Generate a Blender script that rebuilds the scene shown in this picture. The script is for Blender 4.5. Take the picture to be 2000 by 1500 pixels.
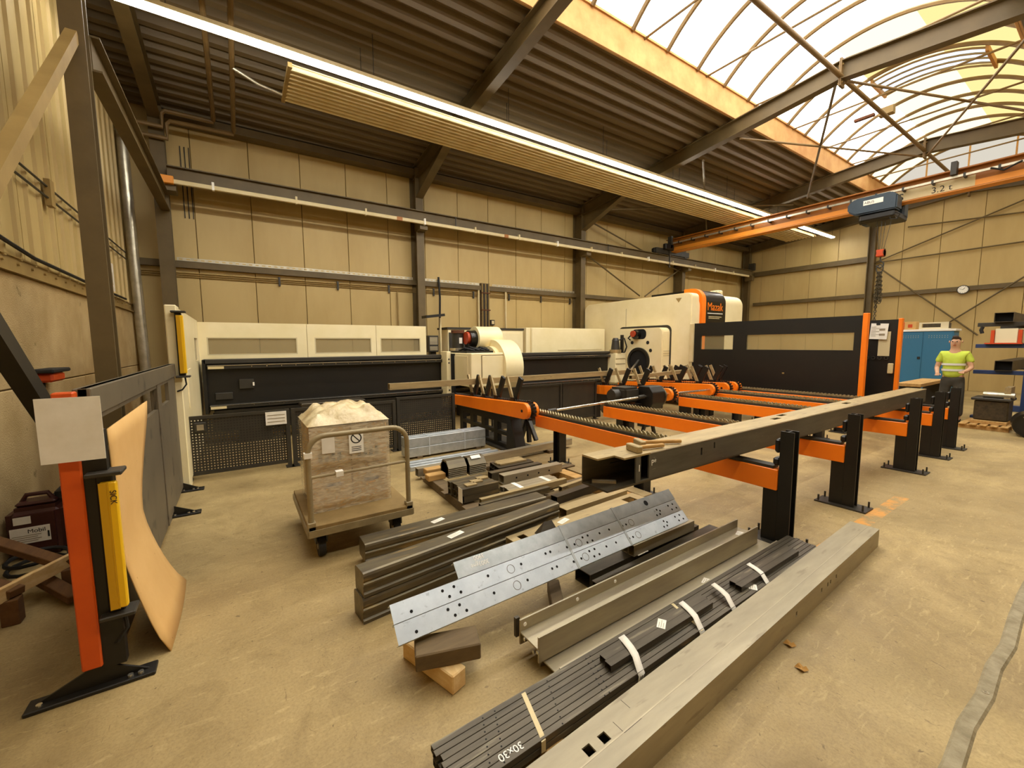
import bpy, bmesh, math, random
from mathutils import Vector, Matrix
random.seed(7)
for o in list(bpy.data.objects): bpy.data.objects.remove(o)
S = bpy.context.scene
COL = S.collection
V = Vector
# ------------------------------------------------------------------ camera (X along the long back wall, Y towards it, Z up, metres)
YAW, PIT, ROL, FPX = math.radians(33.545), math.radians(5.51), math.radians(-.361), 807.0
fw = V((math.sin(YAW)*math.cos(PIT), math.cos(YAW)*math.cos(PIT), -math.sin(PIT)))
rt = V((math.cos(YAW), -math.sin(YAW), 0)); up = rt.cross(fw)
rt2 = rt*math.cos(ROL)+up*math.sin(ROL); up2 = -rt*math.sin(ROL)+up*math.cos(ROL)
cd = bpy.data.cameras.new('camera'); cam = bpy.data.objects.new('camera', cd); COL.objects.link(cam)
cam.matrix_world = Matrix(((rt2.x, up2.x, -fw.x, 0), (rt2.y, up2.y, -fw.y, 0), (rt2.z, up2.z, -fw.z, 1.7), (0, 0, 0, 1)))
cd.sensor_width = 36; cd.sensor_fit = 'HORIZONTAL'; cd.lens = 36*FPX/2000; cd.clip_start = .05; cd.clip_end = 200
S.camera = cam
# ------------------------------------------------------------------ world, exposure
w = bpy.data.worlds.new('sky'); S.world = w; w.use_nodes = True
w.node_tree.nodes['Background'].inputs[0].default_value = (.75, .86, 1, 1)
w.node_tree.nodes['Background'].inputs[1].default_value = 1.6
S.view_settings.view_transform = 'Standard'; S.view_settings.look = 'None'
S.view_settings.gamma = 1; S.view_settings.use_curve_mapping = False
S.view_settings.exposure = 0.32
SKY_PANE, LED_POWER = 5.6, 42.0

# ------------------------------------------------------------------ materials
def lin(c):
    if isinstance(c, str):
        c = [int(c[i:i+2], 16)/255 for i in (0, 2, 4)]
    return tuple((x/12.92 if x <= .04045 else ((x+.055)/1.055)**2.4) for x in c)+(1,)
MATS = {}
def mat(name, c1, c2=None, rough=.6, metal=0., scale=4., stretch=None, bump=0., bscale=None, lo=.35, hi=.65, spec=.5, c3=None, s3=20., t3=.62):
    if name in MATS: return MATS[name]
    m = bpy.data.materials.new(name); m.use_nodes = True; MATS[name] = m
    nt = m.node_tree; b = nt.nodes['Principled BSDF']; N = nt.nodes.new; L = nt.links.new
    b.inputs['Roughness'].default_value = rough; b.inputs['Metallic'].default_value = metal
    b.inputs['Specular IOR Level'].default_value = spec
    b.inputs['Base Color'].default_value = lin(c1)
    if c2 or bump or c3:
        tc = N('ShaderNodeTexCoord'); mp = N('ShaderNodeMapping'); L((N('ShaderNodeNewGeometry').outputs['Position'] if name in ('wall', 'clad', 'concrete_wall') else tc.outputs['Object']), mp.inputs[0])
        if stretch: mp.inputs['Scale'].default_value = stretch
    if c2:
        n = N('ShaderNodeTexNoise'); n.inputs['Scale'].default_value = scale; n.inputs['Detail'].default_value = 8; n.inputs['Roughness'].default_value = .62
        r = N('ShaderNodeValToRGB'); r.color_ramp.elements[0].position = lo; r.color_ramp.elements[1].position = hi
        r.color_ramp.elements[0].color = lin(c1); r.color_ramp.elements[1].color = lin(c2)
        L(mp.outputs[0], n.inputs['Vector']); L(n.outputs['Fac'], r.inputs[0]); out = r.outputs[0]
        if c3:
            n3 = N('ShaderNodeTexNoise'); n3.inputs['Scale'].default_value = s3; n3.inputs['Detail'].default_value = 6
            r3 = N('ShaderNodeValToRGB'); r3.color_ramp.elements[0].position = t3; r3.color_ramp.elements[1].position = t3+.08
            r3.color_ramp.elements[0].color = (0, 0, 0, 1)
            mx = N('ShaderNodeMix'); mx.data_type = 'RGBA'
            L(mp.outputs[0], n3.inputs['Vector']); L(n3.outputs['Fac'], r3.inputs[0]); L(r3.outputs[0], mx.inputs[0])
            L(out, mx.inputs[6]); mx.inputs[7].default_value = lin(c3); out = mx.outputs[2]
        L(out, b.inputs['Base Color'])
    if bump:
        n2 = N('ShaderNodeTexNoise'); n2.inputs['Scale'].default_value = bscale or scale*3; n2.inputs['Detail'].default_value = 6
        bp = N('ShaderNodeBump'); bp.inputs['Strength'].default_value = bump; bp.inputs['Distance'].default_value = .02
        L(mp.outputs[0], n2.inputs['Vector']); L(n2.outputs['Fac'], bp.inputs['Height']); L(bp.outputs[0], b.inputs['Normal'])
    return m
def emit(name, c, s):
    m = bpy.data.materials.new(name); m.use_nodes = True; nt = m.node_tree
    for n in list(nt.nodes):
        if n.type == 'BSDF_PRINCIPLED': nt.nodes.remove(n)
    e = nt.nodes.new('ShaderNodeEmission'); e.inputs[0].default_value = lin(c); e.inputs[1].default_value = s
    nt.links.new(e.outputs[0], nt.nodes['Material Output'].inputs[0]); MATS[name] = m; return m
def glassy(name, tint, alpha, rough=.15, noise=None):
    """a see-through sheet: tinted body mixed with plain transparency"""
    m = bpy.data.materials.new(name); m.use_nodes = True; nt = m.node_tree; MATS[name] = m
    b = nt.nodes['Principled BSDF']; b.inputs['Base Color'].default_value = lin(tint); b.inputs['Roughness'].default_value = rough
    t = nt.nodes.new('ShaderNodeBsdfTransparent'); mx = nt.nodes.new('ShaderNodeMixShader'); mx.inputs[0].default_value = alpha
    nt.links.new(t.outputs[0], mx.inputs[1]); nt.links.new(b.outputs[0], mx.inputs[2])
    if noise:
        n = nt.nodes.new('ShaderNodeTexNoise'); n.inputs['Scale'].default_value = noise[0]; n.inputs['Detail'].default_value = 5; n.inputs['Distortion'].default_value = 1.2
        tc = nt.nodes.new('ShaderNodeTexCoord'); mp = nt.nodes.new('ShaderNodeMapping'); mp.inputs['Scale'].default_value = noise[3]
        r = nt.nodes.new('ShaderNodeMapRange'); r.inputs[1].default_value = .4; r.inputs[2].default_value = .7; r.inputs[3].default_value = noise[1]; r.inputs[4].default_value = noise[2]
        nt.links.new(tc.outputs['Object'], mp.inputs[0]); nt.links.new(mp.outputs[0], n.inputs['Vector']); nt.links.new(n.outputs['Fac'], r.inputs[0]); nt.links.new(r.outputs[0], mx.inputs[0])
    nt.links.new(mx.outputs[0], nt.nodes['Material Output'].inputs[0]); return m

mat('wall', 'b1965c', 'c0a66c', rough=.55, scale=.9, stretch=(1, 1, .25))
mat('clad', 'b39a60', 'c3aa70', rough=.5, scale=1.5, stretch=(1, 1, .3))
mat('concrete_wall', 'bfa472', 'a88d5a', rough=.9, scale=1.8, bump=.4, bscale=70, c3='84703f', s3=7, t3=.68)
mat('joint', '6e5a36', rough=.9)
mat('deck', '665438', '736142', rough=.55, scale=3, stretch=(.1, 1, 1))
mat('steel_frame', '574726', '665431', rough=.55, scale=2)
mat('steel_tan', '8d7340', '9e834c', rough=.55, scale=3)
mat('curb', 'c79a5e', 'b48046', rough=.8, scale=2.5, bump=.1)
mat('rib', '6e5630', '7c6238', rough=.6, scale=4)
mat('rail_cream', 'd8c79a', 'cdb884', rough=.5, scale=3)
mat('galv', 'd9e0e6', 'c9d1d8', rough=.36, metal=.45, scale=9, c3='b4bcc2', s3=30, t3=.64)
mat('galv_grey', 'c0c4c4', 'abb0b1', rough=.38, metal=.5, scale=12)
mat('galv_pipe', 'c9c2ae', 'b0a890', rough=.3, metal=.7, scale=8)
mat('mill', '554d40', '73684f', rough=.42, metal=.6, scale=5, stretch=(.4, 3, 3), c3='8a7650', s3=7, t3=.6)
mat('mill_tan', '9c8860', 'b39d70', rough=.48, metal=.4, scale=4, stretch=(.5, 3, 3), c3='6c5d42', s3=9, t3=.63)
mat('mill_grey', '9c907a', 'b0a486', rough=.42, metal=.5, scale=5, stretch=(.4, 3, 3))
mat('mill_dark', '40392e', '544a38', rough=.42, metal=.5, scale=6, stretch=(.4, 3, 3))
mat('tube_black', '4b4438', '62594a', rough=.42, metal=.5, scale=4, stretch=(.4, 4, 4), c3='7d745f', s3=8, t3=.6)
mat('mill_pale', '968b72', 'a89c80', rough=.5, metal=.25, scale=4, stretch=(.5, 3, 3), c3='8c8068', s3=9, t3=.62)
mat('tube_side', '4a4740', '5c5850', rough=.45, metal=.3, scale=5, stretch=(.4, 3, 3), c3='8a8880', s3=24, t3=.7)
mat('chain', 'b3a47c', '82754f', rough=.38, metal=.5, scale=30)
mat('hollow', '0c0a08', rough=.95)  # flat near-black, paints the shade inside holes, bores and gaps
mat('rust', '6b3d20', '4a2a18', rough=.9, scale=18)
mat('black', '120f0a', '19150e', rough=.45, scale=3)
mat('black_gloss', '12100c', rough=.28)
mat('charcoal', '2b2720', '353025', rough=.5, scale=3)
mat('cream', 'f2e3b8', 'eadaa8', rough=.4, scale=2)
mat('cream_grey', 'cdbd93', rough=.5)  # greyed cream for seals; on vent slots it paints their shade
mat('orange', 'fb8209', 'f57a07', rough=.45, scale=3)
mat('orange_dark', 'c9450c', rough=.5)
mat('orange_post', 'd8580e', 'cc4e0a', rough=.5, scale=4)
mat('yellow', 'eebb12', rough=.4)
mat('yellow_dark', 'c8960c', rough=.4)
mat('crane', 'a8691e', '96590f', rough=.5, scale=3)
mat('crane_lit', 'e8942c', rough=.5)  # brighter copy of crane, paints light onto the girder's lower part
mat('blue', '2f6f93', '336f90', rough=.5, scale=2)
mat('navy', '1f3560', rough=.5)
mat('white', 'f4f0e4', rough=.5)
mat('paper', 'efe9dc', 'e3dccb', rough=.7, scale=6)
mat('ink', '1b1a18', rough=.7)
mat('chalk', 'f2efe6', rough=.9)
mat('wood', 'c29a5c', 'a87f44', rough=.8, scale=3, stretch=(1, 8, 8), c3='8e6836', s3=12, t3=.64)
mat('wood_orange', 'e2c48c', 'd0a86c', rough=.8, scale=4, stretch=(6, 1, 6))
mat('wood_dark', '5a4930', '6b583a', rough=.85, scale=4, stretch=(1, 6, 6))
mat('wood_brown', '6d4a24', '5a3a1a', rough=.85, scale=4, stretch=(5, 1, 5))
mat('card', 'd9ae6c', 'd2a562', rough=.85, scale=3, c3='b98b4a', s3=22, t3=.7)
mat('box_card', 'c6a873', 'b79865', rough=.85, scale=4)
mat('plate_grey', '5f5544', '6b604c', rough=.5, scale=2, c3='4a4234', s3=5, t3=.6)
mat('wine', '3c1712', '45201a', rough=.4, scale=4)
mat('rubber', '15130f', rough=.7)
mat('brass', 'b9a070', rough=.4, metal=.6)
mat('chrome', 'cfcabc', rough=.2, metal=.9)
mat('dolly', '9a8a66', '8a7a58', rough=.5, metal=.2, scale=10)
mat('dolly_deck', '8d7444', '7c6438', rough=.8, scale=5)
mat('hi_vis', 'c3d34a', 'b6c640', rough=.8, scale=8)
mat('trouser', '3e3a30', '48433a', rough=.9, scale=8)
mat('skin', 'c99a78', rough=.6)
mat('hair', '3a2a1c', rough=.8)
mat('hose', '9d9072', '7d7052', rough=.7, scale=14, bump=.3)
mat('red_motor', 'b0401c', rough=.5)
mat('shelf_cream', 'e5d7b2', rough=.6)
mat('leaf', 'a47a3a', rough=.9)
mat('bag', '2e3138', rough=.7)
glassy('window_film', 'b9a878', .22, .08)
glassy('smoke_glass', 'a39470', .45, .1)
glassy('wrap', 'f0e6cc', .3, .25, (5, .28, .68, (2, 2, 8)))  # streaked opacity draws the film's bands together with their glare
emit('led', 'fffdf4', LED_POWER)
emit('pane_white', 'fffaf0', SKY_PANE)
emit('pane_cream', 'fff0c4', SKY_PANE*.24)
emit('pane_yellow', 'ffe49a', SKY_PANE*.172)
emit('pane_end', 'e8e0d0', SKY_PANE*.13)
emit('pane_sky', 'dcecff', SKY_PANE*.22)

def floor_material():
    m = bpy.data.materials.new('floor_concrete'); m.use_nodes = True; nt = m.node_tree; N = nt.nodes.new; L = nt.links.new
    b = nt.nodes['Principled BSDF']; b.inputs['Roughness'].default_value = .62
    tc = N('ShaderNodeTexCoord'); P = tc.outputs['Object']
    def noise(scale, detail=8, rough=.6, vec=None, dist=0):
        n = N('ShaderNodeTexNoise'); n.inputs['Scale'].default_value = scale; n.inputs['Detail'].default_value = detail; n.inputs['Roughness'].default_value = rough; n.inputs['Distortion'].default_value = dist
        L(vec or P, n.inputs['Vector']); return n.outputs['Fac']
    def ramp(f, a, c, p0, p1):
        r = N('ShaderNodeValToRGB'); r.color_ramp.elements[0].position = p0; r.color_ramp.elements[1].position = p1
        r.color_ramp.elements[0].color = a; r.color_ramp.elements[1].color = c; L(f, r.inputs[0]); return r.outputs[0]
    def mix(f, a, c):
        x = N('ShaderNodeMix'); x.data_type = 'RGBA'
        if isinstance(f, float): x.inputs[0].default_value = f
        else: L(f, x.inputs[0])
        L(a, x.inputs[6])
        if isinstance(c, tuple): x.inputs[7].default_value = c
        else: L(c, x.inputs[7])
        return x.outputs[2]
    K, W = (0, 0, 0, 1), (1, 1, 1, 1)
    base = ramp(noise(.7, 10, .65, dist=.6), lin('8c754a'), lin('b89f6a'), .36, .62)
    base = mix(ramp(noise(2.6, 10, .7, dist=1.5), K, (.6, .6, .6, 1), .5, .72), base, lin('7c6638'))
    mp = N('ShaderNodeMapping'); mp.inputs['Scale'].default_value = (3, 14, 1); mp.inputs['Rotation'].default_value = (0, 0, .5); L(P, mp.inputs[0])
    base = mix(ramp(noise(2.2, 6, .6, mp.outputs[0], 1.0), K, (.5, .5, .5, 1), .58, .68), base, lin('c9b07a'))
    mp2 = N('ShaderNodeMapping'); mp2.inputs['Scale'].default_value = (9, 3, 1); mp2.inputs['Rotation'].default_value = (0, 0, -.4); L(P, mp2.inputs[0])
    base = mix(ramp(noise(3.0, 6, .6, mp2.outputs[0], 2.0), K, (.55, .55, .55, 1), .64, .70), base, lin('5c4826'))
    base = mix(ramp(noise(26, 4, .5, dist=.5), K, (.8, .8, .8, 1), .68, .74), base, lin('5e4a2a'))
    base = mix(ramp(noise(75, 5, .75), (.34, .34, .34, 1), K, .36, .56), base, lin('66522c'))
    base = mix(ramp(noise(11, 9, .78, dist=.8), K, (.55, .55, .55, 1), .52, .68), base, lin('a48b58'))
    base = mix(ramp(noise(.35, 3, .5), (.32, .32, .32, 1), K, .38, .56), base, lin('6e5a34'))
    # worn orange lane paint along the rack posts
    sx = N('ShaderNodeSeparateXYZ'); L(P, sx.inputs[0])
    def band(sock, lo, hi):
        a = N('ShaderNodeMath'); a.operation = 'GREATER_THAN'; L(sock, a.inputs[0]); a.inputs[1].default_value = lo
        c = N('ShaderNodeMath'); c.operation = 'LESS_THAN'; L(sock, c.inputs[0]); c.inputs[1].default_value = hi
        d = N('ShaderNodeMath'); d.operation = 'MULTIPLY'; L(a.outputs[0], d.inputs[0]); L(c.outputs[0], d.inputs[1]); return d.outputs[0]
    d = N('ShaderNodeMath'); d.operation = 'MULTIPLY'; L(band(sx.outputs[0], 3.6, 6.0), d.inputs[0]); L(band(sx.outputs[1], 1.24, 1.36), d.inputs[1])
    e = N('ShaderNodeMath'); e.operation = 'MULTIPLY'; L(d.outputs[0], e.inputs[0]); L(ramp(noise(5, 8, .7), K, (.85, .85, .85, 1), .42, .56), e.inputs[1])
    base = mix(e.outputs[0], base, lin('d9963f'))
    L(base, b.inputs['Base Color'])
    r = N('ShaderNodeMapRange'); L(noise(3, 6), r.inputs[0]); r.inputs[3].default_value = .45; r.inputs[4].default_value = .8; L(r.outputs[0], b.inputs['Roughness'])
    bp = N('ShaderNodeBump'); bp.inputs['Strength'].default_value = .12; bp.inputs['Distance'].default_value = .01; L(noise(40, 6), bp.inputs['Height']); L(bp.outputs[0], b.inputs['Normal'])
    MATS['floor'] = m
floor_material()

# ------------------------------------------------------------------ mesh helpers (all in world metres)
def basis(d, upv=(0, 0, 1)):
    d = V(d).normalized(); u = V(upv)
    if abs(d.dot(u.normalized())) > .98: u = V((0, 1, 0)) if abs(d.y) < .9 else V((1, 0, 0))
    s = d.cross(u).normalized(); return d, s, s.cross(d)
class MB:
    def __init__(self): self.v = []; self.f = []
    def add(self, vs, fs):
        n = len(self.v); self.v += [tuple(x) for x in vs]; self.f += [tuple(i+n for i in f) for f in fs]; return self
    def box(self, x0, y0, z0, x1, y1, z1):
        return self.add([(x, y, z) for z in (z0, z1) for y in (y0, y1) for x in (x0, x1)],
                        [(0, 2, 3, 1), (4, 5, 7, 6), (0, 1, 5, 4), (2, 6, 7, 3), (0, 4, 6, 2), (1, 3, 7, 5)])
    def ext(self, prof, p0, p1, upv=(0, 0, 1), cap=True):
        p0, p1 = V(p0), V(p1); d, s, u = basis(p1-p0, upv); n = len(prof)
        vs = [p+s*a+u*b for p in (p0, p1) for a, b in prof]
        fs = [(i, (i+1) % n, n+(i+1) % n, n+i) for i in range(n)]
        if cap: fs += [tuple(range(n)), tuple(range(2*n-1, n-1, -1))]
        return self.add(vs, fs)
    def bar(self, p0, p1, w, h, upv=(0, 0, 1)):
        return self.ext([(-w/2, -h/2), (w/2, -h/2), (w/2, h/2), (-w/2, h/2)], p0, p1, upv)
    def hollow(self, p0, p1, w, h, t, upv=(0, 0, 1)):
        p0, p1 = V(p0), V(p1); d, s, u = basis(p1-p0, upv)
        q = [(-1, -1), (1, -1), (1, 1), (-1, 1)]
        vs = [p+s*a*(w/2-k)+u*b*(h/2-k) for p in (p0, p1) for k in (0, t) for a, b in q]
        fs = []
        for i in range(4):
            j = (i+1) % 4
            fs += [(i, j, 8+j, 8+i), (4+j, 4+i, 12+i, 12+j), (j, i, 4+i, 4+j), (8+i, 8+j, 12+j, 12+i)]
        return self.add(vs, fs)
    def hbeam(self, p0, p1, w, h, tf, tw, upv=(0, 0, 1)):
        a, b = w/2, h/2; c = tw/2; e = b-tf
        return self.ext([(-a, -b), (a, -b), (a, -e), (c, -e), (c, e), (a, e), (a, b), (-a, b), (-a, e), (-c, e), (-c, -e), (-a, -e)], p0, p1, upv)
    def chan(self, p0, p1, w, h, t, upv=(0, 0, 1)):
        """U opening along +up"""
        a, b = w/2, h/2
        return self.ext([(-a, -b), (a, -b), (a, b), (a-t, b), (a-t, -b+t), (-a+t, -b+t), (-a+t, b), (-a, b)], p0, p1, upv)
    def cyl(self, p0, p1, r, n=12, r2=None, cap=True):
        p0, p1 = V(p0), V(p1); d, s, u = basis(p1-p0); r2 = r if r2 is None else r2
        vs = [p+(s*math.cos(2*math.pi*i/n)+u*math.sin(2*math.pi*i/n))*q for p, q in ((p0, r), (p1, r2)) for i in range(n)]
        fs = [(i, (i+1) % n, n+(i+1) % n, n+i) for i in range(n)]
        if cap: fs += [tuple(range(n)), tuple(range(2*n-1, n-1, -1))]
        return self.add(vs, fs)
    def tube(self, pts, r, n=8, closed=False):
        pts = [V(p) for p in pts]; m = len(pts); rings = []
        ref = None
        for i, p in enumerate(pts):
            a = pts[i-1] if (i or closed) else p; c = pts[(i+1) % m] if (i < m-1 or closed) else p
            d = (c-a).normalized()
            if ref is None: ref = basis(d)[1]
            s = (ref-d*ref.dot(d)); s = s.normalized() if s.length > 1e-6 else basis(d)[1]; ref = s; u = s.cross(d)
            rings.append([p+(s*math.cos(2*math.pi*k/n)+u*math.sin(2*math.pi*k/n))*r for k in range(n)])
        vs = [x for q in rings for x in q]; fs = []
        for i in range(m if closed else m-1):
            j = (i+1) % m
            fs += [(i*n+k, i*n+(k+1) % n, j*n+(k+1) % n, j*n+k) for k in range(n)]
        if not closed: fs += [tuple(range(n)), tuple(range(m*n-1, (m-1)*n-1, -1))]
        return self.add(vs, fs)
    def plate(self, o, ux, uy, w, h, t, holes=()):
        """rectangular plate w x h from corner o along ux, uy, thickness t along ux x uy, with rectangular holes (x0,y0,x1,y1)"""
        o, ux, uy = V(o), V(ux).normalized(), V(uy).normalized(); nz = ux.cross(uy)
        xs = sorted({0, w, *[a for q in holes for a in (q[0], q[2])]}); ys = sorted({0, h, *[a for q in holes for a in (q[1], q[3])]})
        solid = {}
        for i in range(len(xs)-1):
            for j in range(len(ys)-1):
                cx, cy = (xs[i]+xs[i+1])/2, (ys[j]+ys[j+1])/2
                solid[i, j] = not any(q[0] < cx < q[2] and q[1] < cy < q[3] for q in holes)
        n = len(xs)*len(ys); idx = lambda i, j, k: k*n+i*len(ys)+j
        vs = [o+ux*x+uy*y+nz*(t*k) for k in (0, 1) for x in xs for y in ys]; fs = []
        for (i, j), sl in solid.items():
            if not sl: continue
            fs += [(idx(i, j, 0), idx(i, j+1, 0), idx(i+1, j+1, 0), idx(i+1, j, 0)), (idx(i, j, 1), idx(i+1, j, 1), idx(i+1, j+1, 1), idx(i, j+1, 1))]
            for di, dj, a, b2 in ((-1, 0, (i, j), (i, j+1)), (1, 0, (i+1, j+1), (i+1, j)), (0, -1, (i+1, j), (i, j)), (0, 1, (i, j+1), (i+1, j+1))):
                if not solid.get((i+di, j+dj)): fs.append((idx(*a, 0), idx(*a, 1), idx(*b2, 1), idx(*b2, 0)))
        return self.add(vs, fs)
    def disc(self, c, nrm, r, n=12):
        d, s, u = basis(nrm); c = V(c)
        return self.add([c+(s*math.cos(2*math.pi*i/n)+u*math.sin(2*math.pi*i/n))*r for i in range(n)], [tuple(range(n))])
    def ring(self, c, nrm, r0, r1, t, n=32, a0=0, a1=2*math.pi):
        d, s, u = basis(nrm); c = V(c); full = abs(a1-a0-2*math.pi) < 1e-6; m = n if full else n+1
        vs = []
        for i in range(m):
            a = a0+(a1-a0)*i/n; e = s*math.cos(a)+u*math.sin(a)
            vs += [c+e*r0, c+e*r1, c+e*r1+d*t, c+e*r0+d*t]
        fs = []
        for i in range(n):
            j = (i+1) % m
            for k in range(4): fs.append((i*4+k, i*4+(k+1) % 4, j*4+(k+1) % 4, j*4+k))
        if not full: fs += [(0, 1, 2, 3), (m*4-1, m*4-2, m*4-3, m*4-4)]
        return self.add(vs, fs)
    def build(self, name, material, parent=None, bevel=0., smooth=False, loc=None, seg=1):
        off = V((0, 0, 0)); p = parent
        while p is not None: off += p.location; p = p.parent
        if loc is not None: off += V(loc)
        me = bpy.data.meshes.new(name); me.from_pydata([V(x)-off for x in self.v], [], self.f)
        bm = bmesh.new(); bm.from_mesh(me)
        bmesh.ops.recalc_face_normals(bm, faces=bm.faces)
        if bevel: bmesh.ops.bevel(bm, geom=bm.edges[:], offset=bevel, segments=seg, affect='EDGES', clamp_overlap=True)
        if smooth:
            for f in bm.faces: f.smooth = True
        bm.to_mesh(me); bm.free()
        if smooth: me.set_sharp_from_angle(angle=math.radians(40))
        me.materials.append(MATS[material]); o = bpy.data.objects.new(name, me); COL.objects.link(o)
        if parent is not None: o.parent = parent
        if loc is not None: o.location = loc
        return o
def tag(o, label=None, cat=None, group=None, kind=None):
    if label: o['label'] = label
    if cat: o['category'] = cat
    if group: o['group'] = group
    if kind: o['kind'] = kind
    return o
def thing(name, loc, label, cat, group=None, kind=None):
    o = bpy.data.objects.new(name, None); COL.objects.link(o); o.location = loc; o.empty_display_size = .1
    return tag(o, label, cat, group, kind)
def copy_tree(o, parent=None):
    c = o.copy(); COL.objects.link(c); c.parent = parent
    for ch in list(o.children): copy_tree(ch, c)
    return c
def dup(o, loc, label, group=None):
    c = copy_tree(o); c.location = loc; c['label'] = label
    if group: c['group'] = group
    return c
def one(mb, name, material, loc, label, cat, group=None, bevel=0., smooth=False, kind=None):
    return tag(mb.build(name, material, None, bevel, smooth, loc), label, cat, group, kind)
def bx(*a): return MB().box(*a)
def text(body, size, o, xd, yd, material, parent, extr=.0008, align='LEFT', name='lettering'):
    cu = bpy.data.curves.new(name, 'FONT'); cu.body = body; cu.size = size; cu.extrude = extr; cu.align_x = align
    cu.materials.append(MATS[material]); t = bpy.data.objects.new(name, cu); COL.objects.link(t)
    off = V((0, 0, 0)); p = parent
    while p is not None: off += p.location; p = p.parent
    xd, yd = V(xd).normalized(), V(yd).normalized(); zd = xd.cross(yd); q = V(o)-off
    bpy.context.view_layer.update()
    me = bpy.data.meshes.new_from_object(t.evaluated_get(bpy.context.evaluated_depsgraph_get()))
    bpy.data.objects.remove(t); bpy.data.curves.remove(cu)
    if not me.materials: me.materials.append(MATS[material])
    t = bpy.data.objects.new(name, me); COL.objects.link(t)
    t.parent = parent
    t.matrix_basis = Matrix(((xd.x, yd.x, zd.x, q.x), (xd.y, yd.y, zd.y, q.y), (xd.z, yd.z, zd.z, q.z), (0, 0, 0, 1)))
    return t
# ================================================================== STRUCTURE
X0, X1, Y0, Y1 = -1.65, 21.0, -4.0, 11.0
EAVE, SLOPE, RIDGE = 6.27, .1, 3.5
def roofz(y): return EAVE+SLOPE*(Y1-y) if y > RIDGE else EAVE+SLOPE*(y-Y0)
tag(bx(X0-.3, Y0-.3, -.2, X1+.3, Y1+.3, 0).build('floor', 'floor'), kind='structure')

def panel_wall(name, root_mb, pieces):
    r = root_mb.build(name, 'joint'); tag(r, kind='structure'); first = {}
    for key, mb, material, off in pieces:
        if key in first:
            c = first[key].copy(); COL.objects.link(c); c.parent = r; c.location = off
        else:
            c = mb().build('wall_panel', material, None, bevel=.006); c.parent = r; c.location = off; first[key] = c
    return r
# back wall: metre wide sandwich panels, joints at x = k + .44
pcs = []
for k in range(-3, 21):
    a = max(k+.44, X0); b = min(k+1.44, X1)
    if b-a < .05: continue
    wd = round(b-a, 3)
    pcs.append((wd, (lambda wd=wd: bx(.006, -.045, 0, wd-.006, 0, 6.5)), 'wall', (a, Y1, 0)))
panel_wall('wall_back', bx(X0-.2, Y1-.02, 0, X1+.2, Y1+.2, 6.6), pcs)
# right-hand gable wall, joints at y = k + .12
pcs = []
for k in range(-5, 11):
    a = max(k+.12, Y0); b = min(k+1.12, Y1)
    if b-a < .05: continue
    wd = round(b-a, 3)
    pcs.append((wd, (lambda wd=wd: bx(-.045, .006, 0, 0, wd-.006, 7.2)), 'wall', (X1, a, 0)))
panel_wall('wall_right', bx(X1-.02, Y0-.2, 0, X1+.2, Y1+.2, 7.9), pcs)
# front wall behind the camera
pcs = []
for k in range(-2, 21):
    a = max(k+.44, X0); b = min(k+1.44, X1); wd = round(b-a, 3)
    pcs.append((wd, (lambda wd=wd: bx(.006, 0, 0, wd-.006, .045, 6.5)), 'wall', (a, Y0, 0)))
panel_wall('wall_front', bx(X0-.2, Y0-.2, 0, X1+.2, Y0+.02, 6.6), pcs)
# left gable: concrete panels below, ribbed metal cladding above
wl = tag(bx(X0-.2, Y0-.2, 0, X0-.03, Y1+.2, 7.6).build('wall_left', 'joint'), kind='structure')
for y0, y1 in ((-4, 2.4), (2.4, 7.4), (7.4, 11.1)):
    for z0, z1 in ((0, 1.335), (1.345, 2.36)):
        bx(X0-.04, y0+.006, z0, X0+.02, y1-.006, z1).build('concrete_panel', 'concrete_wall', wl, bevel=.008)
def clad_mb():
    m = MB(); prof = [(0, 0)]
    for i in range(3):
        c = .16+i*.33
        prof += [(c-.03, 0), (c-.018, .028), (c+.018, .028), (c+.03, 0)]
    prof += [(.985, 0), (.985, -.02), (0, -.02)]
    m.add([(b, a, z) for z in (0, 4.9) for a, b in prof], [])
    n = len(prof); m.f += [(i, (i+1) % n, n+(i+1) % n, n+i) for i in range(n)]+[tuple(range(n)), tuple(range(2*n-1, n-1, -1))]
    return m
cl = clad_mb().build('cladding_sheet', 'clad', None); cl.parent = wl; cl.location = (X0, -4, 2.5)
for k in range(1, 15):
    c = cl.copy(); COL.objects.link(c); c.parent = wl; c.location = (X0, -4+k*1.0, 2.5)
# steel ledge between concrete and cladding with its bolts
lg = MB().box(X0, -4, 2.36, X0+.012, 11, 2.52).box(X0, -4, 2.36, X0+.06, 11, 2.372).box(X0, -4, 2.51, X0+.03, 11, 2.522).build('trim_1', 'steel_tan'); tag(lg, kind='structure')
for k in range(24):
    MB().cyl((X0+.012, 3.2+k*.32, 2.46), (X0+.03, 3.2+k*.32, 2.46), .014, 6).build('bolt', 'steel_tan', lg)

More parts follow.
